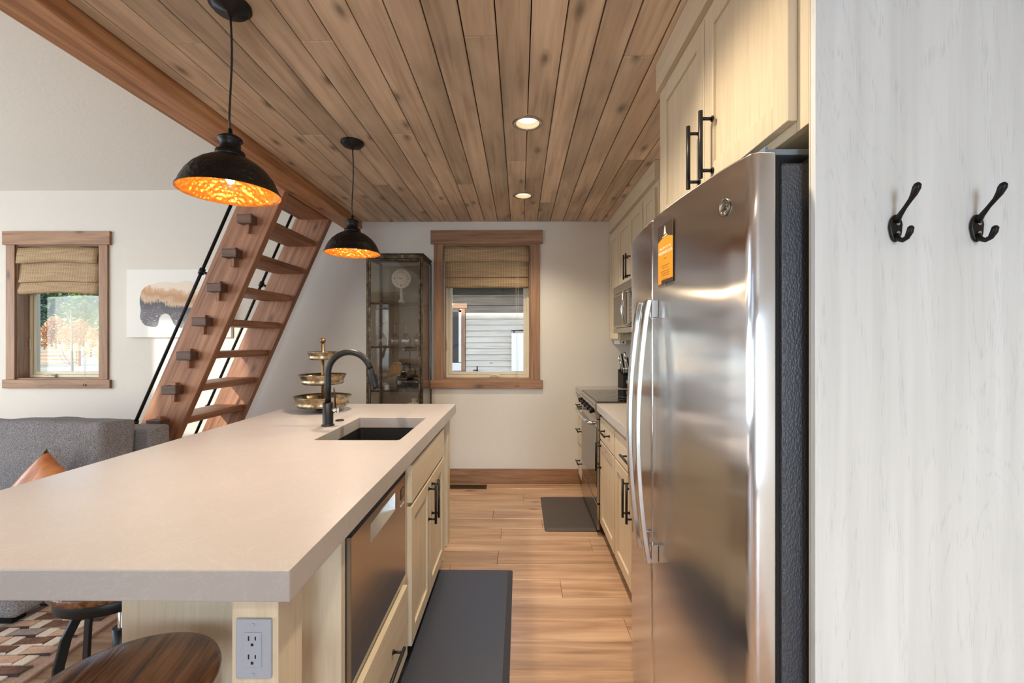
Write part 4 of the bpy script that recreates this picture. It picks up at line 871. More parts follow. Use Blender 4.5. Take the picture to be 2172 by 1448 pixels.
# ---------------------------------------------------------------- pendants and recessed lights
def pendant(x, y, label):
    r = thing('pendant_lamp', label, 'pendant lamp', (x, y, CZ)); ZR = -0.622   # rim plane relative to the ceiling
    MB().lathe([(0.001, -0.001), (0.062, -0.001), (0.063, -0.010), (0.052, -0.014), (0.050, -0.024), (0.012, -0.028), (0.008, -0.040), (0.001, -0.040)], 32).build('canopy', 'black_metal', r)
    sway = [(0.004*math.sin(t*5.0), 0.002*math.sin(t*3.1), -0.03-t*(0.385)) for t in [i/10 for i in range(11)]]
    sway[-1] = (0, 0, ZR+0.205)
    MB().tube(sway, 0.0033, 8).build('cord', 'black_plastic', r)
    MB().lathe([(0.001, ZR+0.212), (0.006, ZR+0.212), (0.007, ZR+0.192), (0.022, ZR+0.190), (0.036, ZR+0.180), (0.037, ZR+0.173), (0.030, ZR+0.168), (0.031, ZR+0.140), (0.043, ZR+0.136), (0.044, ZR+0.126), (0.046, ZR+0.118), (0.001, ZR+0.118)], 32).build('socket_cap', 'black_metal', r)
    prof = [(0.044, ZR+0.1175), (0.062, ZR+0.112), (0.085, ZR+0.098), (0.108, ZR+0.078), (0.126, ZR+0.054), (0.139, ZR+0.028), (0.145, ZR+0.010), (0.149, ZR+0.007), (0.150, ZR+0.0005)]
    MB().lathe(prof, 64).build('lamp_shade', 'shade_black', r)
    inner = [(a-0.0022, b-0.0022) for a, b in prof[:-2]]+[(0.1455, ZR+0.003), (0.1495, ZR)]
    MB().lathe([(0.001, ZR+0.1153)]+inner, 64).build('shade_lining', 'shade_gold', r)
    MB().lathe([(0.001, ZR+0.115), (0.017, ZR+0.115), (0.018, ZR+0.085), (0.014, ZR+0.08), (0.001, ZR+0.08)], 20).build('bulb_socket', 'brass', r)
    MB().sphere((0, 0, ZR+0.045), 0.036, 20, 12).build('bulb', 'stem_glass', r)
    MB().sphere((0, 0, ZR+0.046), 0.0125, 14, 8, 1.2).build('filament', 'bulb_glow', r)
    l = bpy.data.lights.new('pendant_light', 'POINT'); l.energy = 4.6; l.color = (1.0, 0.72, 0.42); l.shadow_soft_size = 0.02
    o = bpy.data.objects.new('pendant_light', l); COL.objects.link(o); o.parent = r; o.location = (0, 0, ZR+0.022)
    l = bpy.data.lights.new('pendant_downlight', 'SPOT'); l.energy = 27; l.color = (1.0, 0.83, 0.70); l.spot_size = math.radians(150); l.spot_blend = 0.7; l.shadow_soft_size = 0.03
    o = bpy.data.objects.new('pendant_downlight', l); COL.objects.link(o); o.parent = r; o.location = (0, 0, ZR+0.004)
    return r
pendant(-0.952, 1.465, 'near black hammered dome pendant with gold lining hanging over the island')
pendant(-0.933, 2.49, 'far smaller-looking black dome pendant hanging over the faucet end of the island')
def downlight(x, y, label):
    r = thing('recessed_light', label, 'ceiling light', (x, y, CZ))
    MB().lathe([(0.0605, 0.0), (0.0605, -0.002), (0.066, -0.0045), (0.076, -0.002), (0.0775, -0.0005)], 40).build('trim_ring', 'appliance_steel', r)
    MB().lathe([(0.0600, 0.0), (0.056, 0.006), (0.058, 0.008), (0.053, 0.014), (0.055, 0.016), (0.050, 0.0225)], 40).build('baffle', 'white_ceramic', r)
    MB().lathe([(0.001, 0.0215), (0.049, 0.0215), (0.049, 0.0235), (0.001, 0.0235)], 32).build('lens', 'lamp_lens', r)
    l = bpy.data.lights.new('downlight', 'SPOT'); l.energy = 60; l.color = (1.0, 0.84, 0.62); l.spot_size = math.radians(130); l.spot_blend = 0.8; l.shadow_soft_size = 0.045
    o = bpy.data.objects.new('downlight', l); COL.objects.link(o); o.parent = r; o.location = (0, 0, -0.006)
downlight(*LIGHTS[0], 'round recessed ceiling light nearer the refrigerator cabinet'); downlight(*LIGHTS[1], 'round recessed ceiling light nearer the kitchen window')

downlight(0.04, 1.14, 'added unseen recessed ceiling light above the aisle beside the refrigerator doors, above the frame')  # extra lamp added out of view to brighten the kitchen
downlight(0.04, -0.6, 'added unseen recessed ceiling light behind the viewpoint near the patio door')  # likewise added, behind the camera

# ---------------------------------------------------------------- ladder
SLP = 0.443
ld = thing('ladder', 'sloping reddish timber ladder stair with wedged treads rising to the loft', 'ladder', (-2.3, 3.5, 0)); c = ld.location
def xr(z): return -1.652-SLP*(2.374-z)
def stringer(y0, y1):
    ztop = 2.70; pts = [(xr(ztop)-0.298, ztop), (xr(ztop), ztop), (xr(0.001), 0.001), (xr(0.001)-0.298, 0.001)]
    # rotated so that the long way is its own z axis
    ang = math.atan(SLP); o = MB().prism([(p[0]-c[0], p[1]) for p in pts], y1-y0, 'y', 0)
    R_ = Matrix.Rotation(-ang, 4, 'Y'); o.v = [tuple(R_.inverted() @ Vector(v)) for v in o.v] if False else o.v
    # bake rotation: local axes turned by ang about y
    Ri = Matrix.Rotation(-ang, 4, 'Y'); o.v = [tuple(Ri @ Vector(v)) for v in o.v]
    return o.build('stringer', 'ladder_wood_z', ld, 0.004, loc=(0, y0-c[1], 0), rot=(0, ang, 0))
stringer(3.13, 3.19); stringer(3.865, 3.925)
zs = [2.169-0.2355*k for k in range(-1, 9)]
for z in zs:
    xf_ = xr(z)-0.028; xb_2 = xf_-0.245
    box('tread', 'ladder_wood_y', ld, xb_2-c[0], xf_-c[0], 3.191-c[1], 3.864-c[1], z-0.024, z+0.024, 0.003)
    xm = xr(z)-0.149
    if z < 2.3:
        for (ya_, yb2, s_) in ((3.052, 3.129, -1), (3.926, 3.985, 1)):
            t_ = box('tenon', 'tenon_wood', ld, xm-0.052-c[0], xm+0.052-c[0], ya_-c[1], yb2-c[1], z-0.030, z+0.030, 0.006)
            yc_ = (3.108 if s_ < 0 else 3.947)
            wv = MB().prism([(xm-0.015+0.003, z+0.048), (xm+0.016+0.003, z+0.048), (xm+0.012-0.004, z-0.088), (xm-0.010-0.004, z-0.088)], 0.03, 'y', 0)
            wv.v = [(v[0]-xm, v[1], v[2]-z) for v in wv.v]
            wp = yc_-0.013 - 0.045*(1 if s_ < 0 else 0)
            # peg stands in front of / through the tenon close to the stringer
            wv.build('wedge', 'ladder_wood_z', ld, 0.002, loc=(xm-c[0], (3.094 if s_ < 0 else 3.932)-c[1], z))
# pipe handrails
def rail(y, ztop, zbot, zb):
    off = 0.058; ang = math.atan(SLP); nx = -math.cos(ang)*off; nz_ = math.sin(ang)*off
    def P(z): return Vector((xr(z)-0.298+nx-c[0], y-c[1], z+nz_))
    rr = MB().tube([P(zbot), P(ztop)], 0.011, 12).build('handrail', 'black_metal', ld)
    for z in zb:
        p = P(z); q_ = p-Vector((nx, 0, nz_))*0.93
        MB().cyl(p, q_, 0.010).cyl(q_, q_+(p-q_)*0.12, 0.02).cyl(p-(P(ztop)-P(zbot)).normalized()*0.022, p+(P(ztop)-P(zbot)).normalized()*0.022, 0.019).build('rail_bracket', 'black_metal', rr)
rail(3.16, 2.62, 0.25, [1.80, 0.72]); rail(3.895, 2.62, 0.25, [1.80, 0.72])

# ---------------------------------------------------------------- picture on the back wall
pc = thing('picture', 'pale canvas print of a bison shape filled with snowy mountains and forest', 'picture', (-3.18, YB-0.0005, 1.36))
MB().box(-0.49, 0.49, -0.036, 0, 0, 0.636).build('canvas', 'canvas_white', pc, 0.003)
# outline in picture pixels (photo frame) -> metres on the wall
px = [(297, 641), (299, 622), (305, 612), (316, 604), (327, 603), (334, 600), (345, 598), (358, 597), (372, 600), (384, 599), (393, 595), (406, 596), (416, 600), (428, 607), (440, 618), (450, 632), (456, 648), (458, 668), (455, 690), (448, 700), (440, 692), (436, 680), (428, 690), (418, 702), (404, 705), (392, 697), (380, 694), (370, 688), (366, 677), (360, 667), (352, 664), (343, 668), (338, 676), (337, 690), (330, 694), (318, 692), (309, 690), (303, 684), (298, 674), (299, 664), (300, 656)]
pts = [((x-1102.4)*YB/950+3.18, 1.336-(y-721)*YB/950-1.36) for x, y in px]
# long outline made finer by simple corner rounding
def chaikin(p):
    q_ = []
    for i in range(len(p)):
        a, b_ = p[i], p[(i+1) % len(p)]; q_ += [(a[0]*0.75+b_[0]*0.25, a[1]*0.75+b_[1]*0.25), (a[0]*0.25+b_[0]*0.75, a[1]*0.25+b_[1]*0.75)]
    return q_
MB().prism(chaikin(pts), 0.0008, 'y', -0.0375).build('bison_print', 'picture_print', pc)

# ---------------------------------------------------------------- glazed display case
DX0, DX1, DY0, DY1, DZ = -1.306, -0.823, 3.797, YB-0.002, 2.074
dc = thing('display_case', 'tall narrow glass display case with aged metal frame beside the kitchen window', 'cabinet', ((DX0+DX1)/2, (DY0+DY1)/2, 0)); c = dc.location
hx, hy = (DX1-DX0)/2, (DY1-DY0)/2
for sx_ in (-1, 1):
    for sy_ in (-1, 1): box('corner_post', 'aged_metal', dc, sx_*hx, sx_*(hx-0.02), sy_*hy, sy_*(hy-0.02), 0.002, DZ-0.03, 0.002)
box('top_panel', 'aged_metal', dc, -hx-0.004, hx+0.004, -hy-0.004, hy, DZ-0.012, DZ, 0.002)
box('top_rail', 'aged_metal', dc, -hx+0.0205, hx-0.0205, -hy, -hy+0.018, DZ-0.045, DZ-0.0125, 0.002)
box('bottom_panel', 'aged_metal', dc, -hx+0.0205, hx-0.0205, -hy+0.02, hy-0.02, 0.14, 0.16, 0.002)
for sx_ in (-1, 1): box('side_rail', 'aged_metal', dc, sx_*hx, sx_*(hx-0.016), -hy+0.0205, hy-0.0205, DZ-0.045, DZ-0.0125, 0.002); box('side_rail', 'aged_metal', dc, sx_*hx, sx_*(hx-0.016), -hy+0.0205, hy-0.0205, 0.12, 0.16, 0.002)
dd = MB(); a, b_, e, g = -hx+0.022, hx-0.022, 0.165, DZ-0.048
for (p, q_, s_, t_) in ((a, a+0.015, e, g), (b_-0.015, b_, e, g), (a+0.015, b_-0.015, e, e+0.015), (a+0.015, b_-0.015, g-0.015, g)): dd.box(p, q_, -hy-0.004, -hy+0.012, s_, t_)
dr2 = dd.build('door', 'aged_metal', dc, 0.0015, weld=False)
MB().box(a+0.013, b_-0.013, -hy+0.002, -hy+0.005, e+0.013, g-0.013).build('pane', 'case_glass', dr2)
MB().cyl((b_+0.004, -hy-0.002, 1.16), (b_+0.004, -hy-0.028, 1.16), 0.006).box(b_-0.004, b_+0.018, -hy-0.03, -hy-0.024, 1.154, 1.166).box(b_-0.002, b_+0.010, -hy-0.006, -hy-0.003, 1.12, 1.20).build('latch', 'brass_vent', dr2, 0.001)
for z in (1.93, 0.3): MB().cyl((a-0.004, -hy-0.006, z-0.018), (a-0.004, -hy-0.006, z+0.018), 0.005).build('hinge', 'brass_vent', dr2)
for sx_ in (-1, 1): box('pane', 'case_glass', dc, sx_*(hx-0.004), sx_*(hx-0.007), -hy+0.0205, hy-0.0205, 0.1605, DZ-0.046)
box('pane', 'case_glass', dc, -hx+0.021, hx-0.021, hy-0.010, hy-0.007, 0.1605, DZ-0.046)
SHELF = [1.655, 1.28, 0.905, 0.53]
for z in SHELF:
    s2_ = box('shelf', 'stem_glass', dc, -hx+0.021, hx-0.021, -hy+0.024, hy-0.022, z-0.006, z)
    box('shelf_edge', 'aged_metal', s2_, -hx+0.021, hx-0.021, -0.172, -0.164, -0.010, 0.006)
# clock
ck = thing('table_clock', 'white round clock on a turned pedestal on the top shelf of the display case', 'clock', (-1.053, 3.98, SHELF[0]+0.0005))
MB().lathe([(0.001, 0), (0.038, 0), (0.040, 0.008), (0.026, 0.024), (0.014, 0.05), (0.013, 0.075), (0.020, 0.09), (0.012, 0.10), (0.010, 0.145), (0.001, 0.145)], 24).build('pedestal', 'white_ceramic', ck)
rot_f = (PI/2, 0, 0)
bc = MB().lathe([(0.001, 0.0), (0.078, 0.0), (0.087, 0.006), (0.087, 0.020), (0.082, 0.024), (0.001, 0.024)], 48).build('clock_body', 'clock_face', ck, loc=(0, 0.012, 0.226), rot=rot_f)
for t_, px_, pz_ in (('12', 0, 0.060), ('3', 0.060, 0), ('6', 0, -0.060), ('9', -0.060, 0)): text('numeral', t_, 0.036, 'ink', bc, (px_, pz_, 0.0246), (0, 0, 0), 0.0002)
tk = MB()
for h in range(12):
    if h % 3:
        an = h*PI/6; d_ = Vector((math.sin(an), math.cos(an), 0)); n_ = Vector((d_.y, -d_.x, 0))
        p1, p2 = d_*0.048, d_*0.067; w_ = 0.0017
        tk.add([tuple(p1-n_*w_+Vector((0, 0, .0246))), tuple(p1+n_*w_+Vector((0, 0, .0246))), tuple(p2+n_*w_+Vector((0, 0, .0246))), tuple(p2-n_*w_+Vector((0, 0, .0246)))], [(0, 1, 2, 3)])
for h in range(60):
    an = h*PI/30; d_ = Vector((math.sin(an), math.cos(an), 0)); n_ = Vector((d_.y, -d_.x, 0)); p1, p2 = d_*0.078, d_*0.081; w_ = 0.0008
    tk.add([tuple(p+n_*s_*w_+Vector((0, 0, .0250))) for p, s_ in ((p1, -1), (p1, 1), (p2, 1), (p2, -1))], [(0, 1, 2, 3)])
tk.build('tick_marks', 'ink', bc)
for an, L2, w_ in ((math.radians(-61), 0.062, 0.0012), (math.radians(-91), 0.038, 0.0028)):
    d_ = Vector((math.sin(an), math.cos(an), 0)); n_ = Vector((d_.y, -d_.x, 0)); z_ = Vector((0, 0, 0.0252))
    MB().add([tuple(-d_*0.008-n_*w_+z_), tuple(-d_*0.008+n_*w_+z_), tuple(d_*L2+n_*w_*0.4+z_), tuple(d_*L2-n_*w_*0.4+z_)], [(0, 1, 2, 3)]).build('clock_hand', 'ink', bc)
MB().lathe([(0.001, 0.0275), (0.003, 0.0275), (0.003, 0.0248), (0.001, 0.0248)], 12).build('hub', 'ink', bc)
# upside-down wine glasses on the second shelf
g0 = None
for i, (x, y, lb) in enumerate(((-1.215, 3.95, 'leftmost upturned wine glass on the second shelf of the display case'), (-1.125, 4.02, 'upturned wine glass second from the left on the second case shelf'), (-1.010, 3.96, 'upturned wine glass second from the right on the second case shelf'), (-0.915, 4.04, 'rightmost upturned wine glass on the second shelf of the display case'))):
    if g0 is None:
        g0 = thing('wine_glass', lb, 'glass', (x, y, SHELF[1]+0.001), group='upturned wine glasses in the display case')
        MB().lathe([(0.030, 0.0), (0.036, 0.02), (0.040, 0.05), (0.036, 0.08), (0.020, 0.105), (0.004, 0.118)], 24).build('bowl', 'stem_glass', g0)
        MB().lathe([(0.004, 0.118), (0.0032, 0.13), (0.0032, 0.19), (0.006, 0.198)], 12).build('stem', 'stem_glass', g0)
        MB().lathe([(0.006, 0.198), (0.034, 0.203), (0.034, 0.205), (0.001, 0.206)], 24).build('foot', 'stem_glass', g0); o = g0
    else: o = copy_tree(g0); o.location = (x, y, SHELF[1]+0.001); o['label'] = lb
# third shelf
va = thing('vase', 'small glass vase with a spray of blond pampas grass in the display case', 'vase', (-1.05, 3.93, SHELF[2]+0.001))
MB().lathe([(0.001, 0), (0.030, 0.0), (0.034, 0.03), (0.028, 0.07), (0.026, 0.11), (0.030, 0.115), (0.028, 0.117), (0.001, 0.11)], 20).build('vase_body', 'black_glass', va)
pg = MB(); rnd = random.Random(3)
for i in range(150):
    a0 = rnd.uniform(-0.15, 1.0)*PI; L3 = rnd.uniform(0.09, 0.15); yy = rnd.uniform(-0.04, 0.03)
    d_ = Vector((-abs(math.cos(a0))*0.9, yy*2, math.sin(a0)*0.85-0.1)); st_ = Vector((0.0+rnd.uniform(-.02, .02), rnd.uniform(-.02, .02), 0.155+rnd.uniform(-.03, .01)))
    p2 = st_+d_*L3; mid = (st_+p2)/2+Vector((0, 0, 0.03)); w_ = 0.0022
    pg.add([tuple(st_), tuple(mid+Vector((0, 0, w_))), tuple(p2+Vector((0, 0, -0.02))), tuple(mid-Vector((0, 0, w_)))], [(0, 1, 2, 3)])
for i in range(8): pg.tube([(0.0, 0, 0.07), (rnd.uniform(-.02, .0), 0, 0.15)], 0.0012, 5)
pg.build('pampas_spray', 'pampas', va, kind='stuff', weld=False)
v2 = thing('vase', 'dark glass jar with dried black leaves behind the pampas grass', 'vase', (-1.075, 4.075, SHELF[2]+0.001))
MB().lathe([(0.001, 0), (0.045, 0), (0.055, 0.05), (0.045, 0.12), (0.030, 0.16), (0.034, 0.18), (0.03, 0.18), (0.001, 0.165)], 20).build('jar', 'black_glass', v2)
lf = MB()
for i in range(16):
    a0 = rnd.uniform(0, 2*PI); e0 = rnd.uniform(0.2, 1.2); d_ = Vector((math.cos(a0)*math.cos(e0), math.sin(a0)*math.cos(e0)*0.5, math.sin(e0)*0.8)); s0 = Vector((0, 0, 0.18)); L3 = rnd.uniform(0.05, 0.10); n_ = Vector((-d_.z, 0, d_.x)).normalized()*0.014
    lf.add([tuple(s0+d_*0.02), tuple(s0+d_*L3*0.7+n_), tuple(s0+d_*L3), tuple(s0+d_*L3*0.7-n_)], [(0, 1, 2, 3)])
lf.build('dried_leaves', 'dark_leaf', v2, weld=False)
cs = thing('cake_stand', 'black footed tray stand at the right of the third case shelf', 'stand', (-0.935, 4.0, SHELF[2]+0.001))
MB().lathe([(0.001, 0), (0.05, 0), (0.048, 0.006), (0.008, 0.014), (0.006, 0.17), (0.015, 0.176), (0.078, 0.182), (0.086, 0.205), (0.084, 0.206), (0.074, 0.187), (0.001, 0.184)], 28).build('stand_body', 'black_metal', cs)
rb = thing('bowl', 'round dark bowl lying at the front right of the third case shelf', 'bowl', (-0.925, 3.88, SHELF[2]+0.0745)); 
MB().lathe([(0.001, 0.0), (0.03, 0.002), (0.055, 0.018), (0.066, 0.036), (0.064, 0.037), (0.05, 0.020), (0.001, 0.006)], 28).build('bowl_body', 'black_glass', rb, rot=(PI/2, 0, 0.3))
pt = thing('jar', 'squat stoneware jar with a lid on the fourth shelf of the display case', 'jar', (-0.94, 3.98, SHELF[3]+0.001))
MB().lathe([(0.001, 0), (0.06, 0), (0.085, 0.05), (0.09, 0.12), (0.085, 0.20), (0.088, 0.215), (0.001, 0.215)], 28).build('jar_body', 'white_ceramic', pt)
MB().lathe([(0.001, 0.216), (0.088, 0.216), (0.09, 0.228), (0.05, 0.245), (0.02, 0.25), (0.018, 0.27), (0.03, 0.282), (0.001, 0.29)], 28).build('lid', 'white_ceramic', pt)

# ---------------------------------------------------------------- sofa, cushions
sf = thing('sofa', 'grey tweed sofa below the living room window with loose back cushions', 'sofa', (-3.5, 2.45, 0)); c = sf.location
def soft(name, x0, x1, y0, y1, z0, z1, mat_, parent, amp=0.012, bev=0.05, seed=0, tilt=0.0):
    cc_ = ((x0+x1)/2, (y0+y1)/2, (z0+z1)/2); o = MB().box(x0-cc_[0], x1-cc_[0], y0-cc_[1], y1-cc_[1], z0-cc_[2], z1-cc_[2]).build(name, mat_, parent, loc=tuple(cc_[i]-(parent.location[i] if parent else 0) for i in range(3)), rot=(tilt, 0, 0))
    bm = bmesh.new(); bm.from_mesh(o.data); bmesh.ops.bevel(bm, geom=bm.edges[:], offset=bev, segments=4, profile=0.6, affect='EDGES')
    bmesh.ops.triangulate(bm, faces=[f for f in bm.faces if len(f.verts) > 4])
    bmesh.ops.subdivide_edges(bm, edges=[e for e in bm.edges if e.calc_length() > 0.12], cuts=8, use_grid_fill=True)
    r2 = random.Random(seed); ph = [r2.uniform(0, 6) for _ in range(6)]
    w_, h_ = (x1-x0)/2, (z1-z0)/2
    for v in bm.verts:
        u = v.co.x/w_; t_ = v.co.z/h_; bl = max(0, (1-u*u))*max(0, (1-t_*t_))
        v.co.y += math.copysign(1, v.co.y)*bl*0.035*(1 if amp else 0)
        v.co.z += amp*math.sin(u*3+ph[0])*(0.6+0.4*t_)+amp*0.5*math.sin(u*9+ph[1])*max(0, t_)
        v.co.y += amp*0.4*math.sin(u*14+t_*5+ph[2])*abs(t_)
    bm.normal_update()
    for f in bm.faces: f.smooth = True
    bm.to_mesh(o.data); bm.free(); return o
soft('back_frame', -4.75, -2.30, 2.76, 2.93, 0.06, 0.785, 'tweed', sf, 0.0, 0.022)
soft('arm', -2.46, -2.30, 2.02, 2.755, 0.06, 0.62, 'tweed', sf, 0.0, 0.03)
soft('arm', -4.75, -4.59, 2.02, 2.755, 0.06, 0.62, 'tweed', sf, 0.0, 0.03)
soft('seat_base', -4.585, -2.465, 2.02, 2.755, 0.08, 0.28, 'tweed', sf, 0.0, 0.02)
for i in range(3): soft('seat_cushion', -4.58+i*0.705, -4.58+(i+1)*0.705-0.005, 2.0, 2.55, 0.285, 0.44, 'tweed', sf, 0.003, 0.035, i)
bcu = [(-3.015, -2.365), (-3.775, -3.025), (-4.535, -3.785)]
for i, (a, b_) in enumerate(bcu):
    o = soft('back_cushion', a, b_, 2.50, 2.735, 0.45, 0.868, 'tweed', sf, 0.006, 0.036, 11+i, -0.08)
    sm = MB(); hh = (0.868-0.45)/2
    sm.tube([((b_-a)*(t-0.5)*0.9, -0.105-0.004*math.sin(t*3), hh-0.028+0.004*math.sin(t*7)) for t in [k/16 for k in range(17)]], 0.0016, 5).build('seam', 'seam_grey', o)
for (x, y) in ((-4.68, 2.1), (-2.4, 2.1), (-4.68, 2.85), (-2.4, 2.85)): box('leg', 'black_metal', sf, x-0.03-c[0], x+0.03-c[0], y-0.03-c[1], y+0.03-c[1], 0.0125, 0.0595)
# leather cushion
bm = bmesh.new(); bmesh.ops.create_grid(bm, x_segments=14, y_segments=14, size=0.20)
top_ = [v for v in bm.verts]; geo = bmesh.ops.duplicate(bm, geom=bm.verts[:]+bm.edges[:]+bm.faces[:]); bot_ = [g for g in geo['geom'] if isinstance(g, bmesh.types.BMVert)]
for vs_, s_ in ((top_, 1), (bot_, -1)):
    for v in vs_:
        u, t_ = v.co.x/0.20, v.co.y/0.20; h_ = (max(0, (1-u*u))*max(0, (1-t_*t_)))**0.45
        pinch = 1-0.10*(1-abs(u))*t_*t_-0.0; v.co.x *= 1-0.09*(1-t_*t_)*abs(u)**3; v.co.y *= 1-0.09*(1-u*u)*abs(t_)**3
        v.co.z = s_*(0.075*h_+0.004*math.sin(u*9+t_*4)*h_)
bmesh.ops.remove_doubles(bm, verts=bm.verts, dist=0.0008); bmesh.ops.recalc_face_normals(bm, faces=bm.faces)
for f in bm.faces: f.smooth = True
me = bpy.data.meshes.new('throw_pillow'); bm.to_mesh(me); bm.free(); me.materials.append(M['leather'])
pl = bpy.data.objects.new('throw_pillow', me); COL.objects.link(pl); tag(pl, 'tan leather throw pillow leaning with one corner up on the grey sofa', 'pillow')
pl.location = (-2.46, 2.27, 0.50); pl.rotation_euler = Matrix((Vector((0.80, -0.42, 0.42)).normalized(), (0, 0, 0), (0, 0, 0))).to_euler() if False else (math.radians(66), math.radians(28), math.radians(-14))

# ---------------------------------------------------------------- stools
def stool(x, y, rz, label, first=None):
    if first: r = copy_tree(first); r.location = (x, y, 0.0); r.rotation_euler = (0, 0, rz); r['label'] = label; return r
    r = thing('counter_stool', label, 'stool', (x, y, 0), rz)
    ZS = 0.622; R_ = 0.174
    MB().lathe([(0.001, ZS-0.002), (R_*0.6, ZS-0.003), (R_*0.92, ZS), (R_*0.98, ZS-0.004), (R_, ZS-0.014), (R_*0.985, ZS-0.026), (R_*0.94, ZS-0.033), (0.001, ZS-0.033)], 56).build('seat', 'seat_wood', r)
    MB().lathe([(R_*0.90, ZS-0.0335), (R_*0.91, ZS-0.036), (R_*0.90, ZS-0.066), (R_*0.86, ZS-0.068), (R_*0.84, ZS-0.040), (R_*0.84, ZS-0.0335)], 48).build('seat_ring', 'matte_black', r)
    MB().cyl((0, 0, 0.20), (0, 0, ZS-0.034), 0.013, 16).build('threaded_post', 'bright_steel', r)
    MB().cyl((0, 0, 0.30), (0, 0, 0.44), 0.026, 20).build('sleeve', 'matte_black', r)
    for k in range(4):
        a = PI/4+k*PI/2; d_ = Vector((math.cos(a), math.sin(a), 0))
        pr_ = [(0.040, 0.565), (0.075, 0.562), (0.115, 0.540), (0.143, 0.49), (0.160, 0.42), (0.170, 0.30), (0.178, 0.15), (0.185, 0.004)]
        m_ = MB(); vs = []; fs = []
        t_ = Vector((-d_.y, d_.x, 0))
        for i, (rr, z) in enumerate(pr_):
            q_ = Vector(pr_[min(i+1, len(pr_)-1)])-Vector(pr_[max(i-1, 0)]); q_.normalize(); nrm = Vector((q_.y, -q_.x))
            for (u, w_) in ((-1, -1), (1, -1), (1, 1), (-1, 1)):
                pp = d_*(rr+nrm.x*u*0.013)+Vector((0, 0, z+nrm.y*u*0.013))+t_*w_*0.005; vs.append(tuple(pp))
        for i in range(len(pr_)-1):
            for k2 in range(4): fs.append((i*4+k2, i*4+(k2+1) % 4, i*4+4+(k2+1) % 4, i*4+4+k2))
        nn2 = len(pr_)-1; fs += [(3, 2, 1, 0), (nn2*4, nn2*4+1, nn2*4+2, nn2*4+3)]
        for j_ in (): pass
        m_.add(vs, fs).build('leg', 'matte_black', r, 0.002)
    ft = MB(); ft.tube([(0.172*math.cos(t*2*PI/32), 0.172*math.sin(t*2*PI/32), 0.20) for t in range(33)], 0.008, 8, cap=False); ft.build('foot_ring', 'matte_black', r)
    return r
st1 = stool(-0.828, 0.925, 0.2, 'near counter stool with a round grooved dark wood seat under the island end')
stool(-1.245, 1.395, 0.5, 'counter stool mostly hidden under the long left side of the island', st1)

# ---------------------------------------------------------------- hide rug
rg2 = thing('rug', 'patchwork cowhide rug of brown, grey and cream blocks beside the island', 'rug', (-3.4, 1.9, 0.0))
ox, oy = -3.4, 1.9
rug_l, rug_r, rug_n, rug_f = -4.9, -1.925, 0.4, 2.75
box('rug_backing', 'fur_tan', rg2, rug_l-ox, rug_r-ox, rug_n-oy, rug_f-oy, 0.001, 0.005)
box('edge_binding', 'fur_tan', rg2, rug_r-ox-0.012, rug_r-ox, rug_n-oy, rug_f-oy, 0.0055, 0.012, 0.002)
meshes = {}
def piece_mesh(key, pts):
    me = MB().prism(pts, 0.006, 'z', 0.0).build('tmp', 'fur_tan').data; o = [x for x in bpy.data.objects if x.data == me][0]; bpy.data.objects.remove(o); meshes[key] = me
U, V = 0.188, 0.0585; sq = 0.054; gp = 0.0015
piece_mesh('square', [(-sq/2, -V/2+gp), (sq/2-0.006, -V/2+gp), (sq/2, V/2-gp), (-sq/2+0.006, V/2-gp)])
piece_mesh('block', [(sq/2+gp-0.004, -V/2+0.002), (U-sq/2-gp-0.01, -V/2+0.014), (U-sq/2-gp, V/2-0.002), (sq/2+gp+0.004, V/2-0.010)])
piece_mesh('sliver', [(sq/2+gp, -V/2-0.002), (U-sq/2-gp, -V/2+0.0005), (U-sq/2-gp-0.01, -V/2+0.0125), (sq/2+gp+0.03, -V/2+0.003)])
rr_ = random.Random(5); restb = {}
furs = ['fur_tan', 'fur_tan', 'fur_brown', 'fur_grey', 'fur_grey', 'fur_brown', 'fur_tan']
cell = {}
def put(key, x, y, mt, seen):
    if seen:
        kk = (key, mt)
        if kk not in cell: me = meshes[key].copy(); me.materials.clear(); me.materials.append(M[mt]); cell[kk] = me
        o = bpy.data.objects.new('patch', cell[kk]); COL.objects.link(o); o.parent = rg2; o.location = (x-ox, y-oy, 0.0052+rr_.uniform(0, .0012))
    else:
        m_ = restb.setdefault(mt, MB()); me = meshes[key]; m_.add([(v.co.x+x-ox, v.co.y+y-oy, v.co.z+0.0052) for v in me.vertices], [tuple(p.vertices) for p in me.polygons])
for j in range(-8, 32):
    y = 2.248-V*j
    if y < rug_n+0.04 or y > rug_f-0.04: continue
    for i in range(-14, 8):
        x = -2.517+i*U+(j % 2)*U/2
        seen = (-2.85 < x < -1.8 and 1.62 < y < 2.32)
        if rug_l+0.03 < x < rug_r-0.04: put('square', x, y, 'fur_white', seen)
        if rug_l+0.03 < x and x+U-sq/2 < rug_r-0.012:
            put('block', x, y, rr_.choice(furs), seen); put('sliver', x, y, rr_.choice(['fur_dark', 'fur_dark', 'fur_white', 'fur_grey']), seen)
for mt, m_ in restb.items(): m_.build('patchwork', mt, rg2, kind='stuff', weld=False)

# ---------------------------------------------------------------- outdoors
gr = MB().box(-170, 60, YB+0.17, 220, -0.6, -0.35).build('ground_outside', 'grass'); struct(gr)
gr = MB().box(-170, 60, -60, YN-0.17, -0.6, -0.35).build('ground_outside', 'grass'); struct(gr)
gr = MB().box(-170, XL-0.17, YN-0.17, YB+0.17, -0.6, -0.35).build('ground_outside', 'grass'); struct(gr)
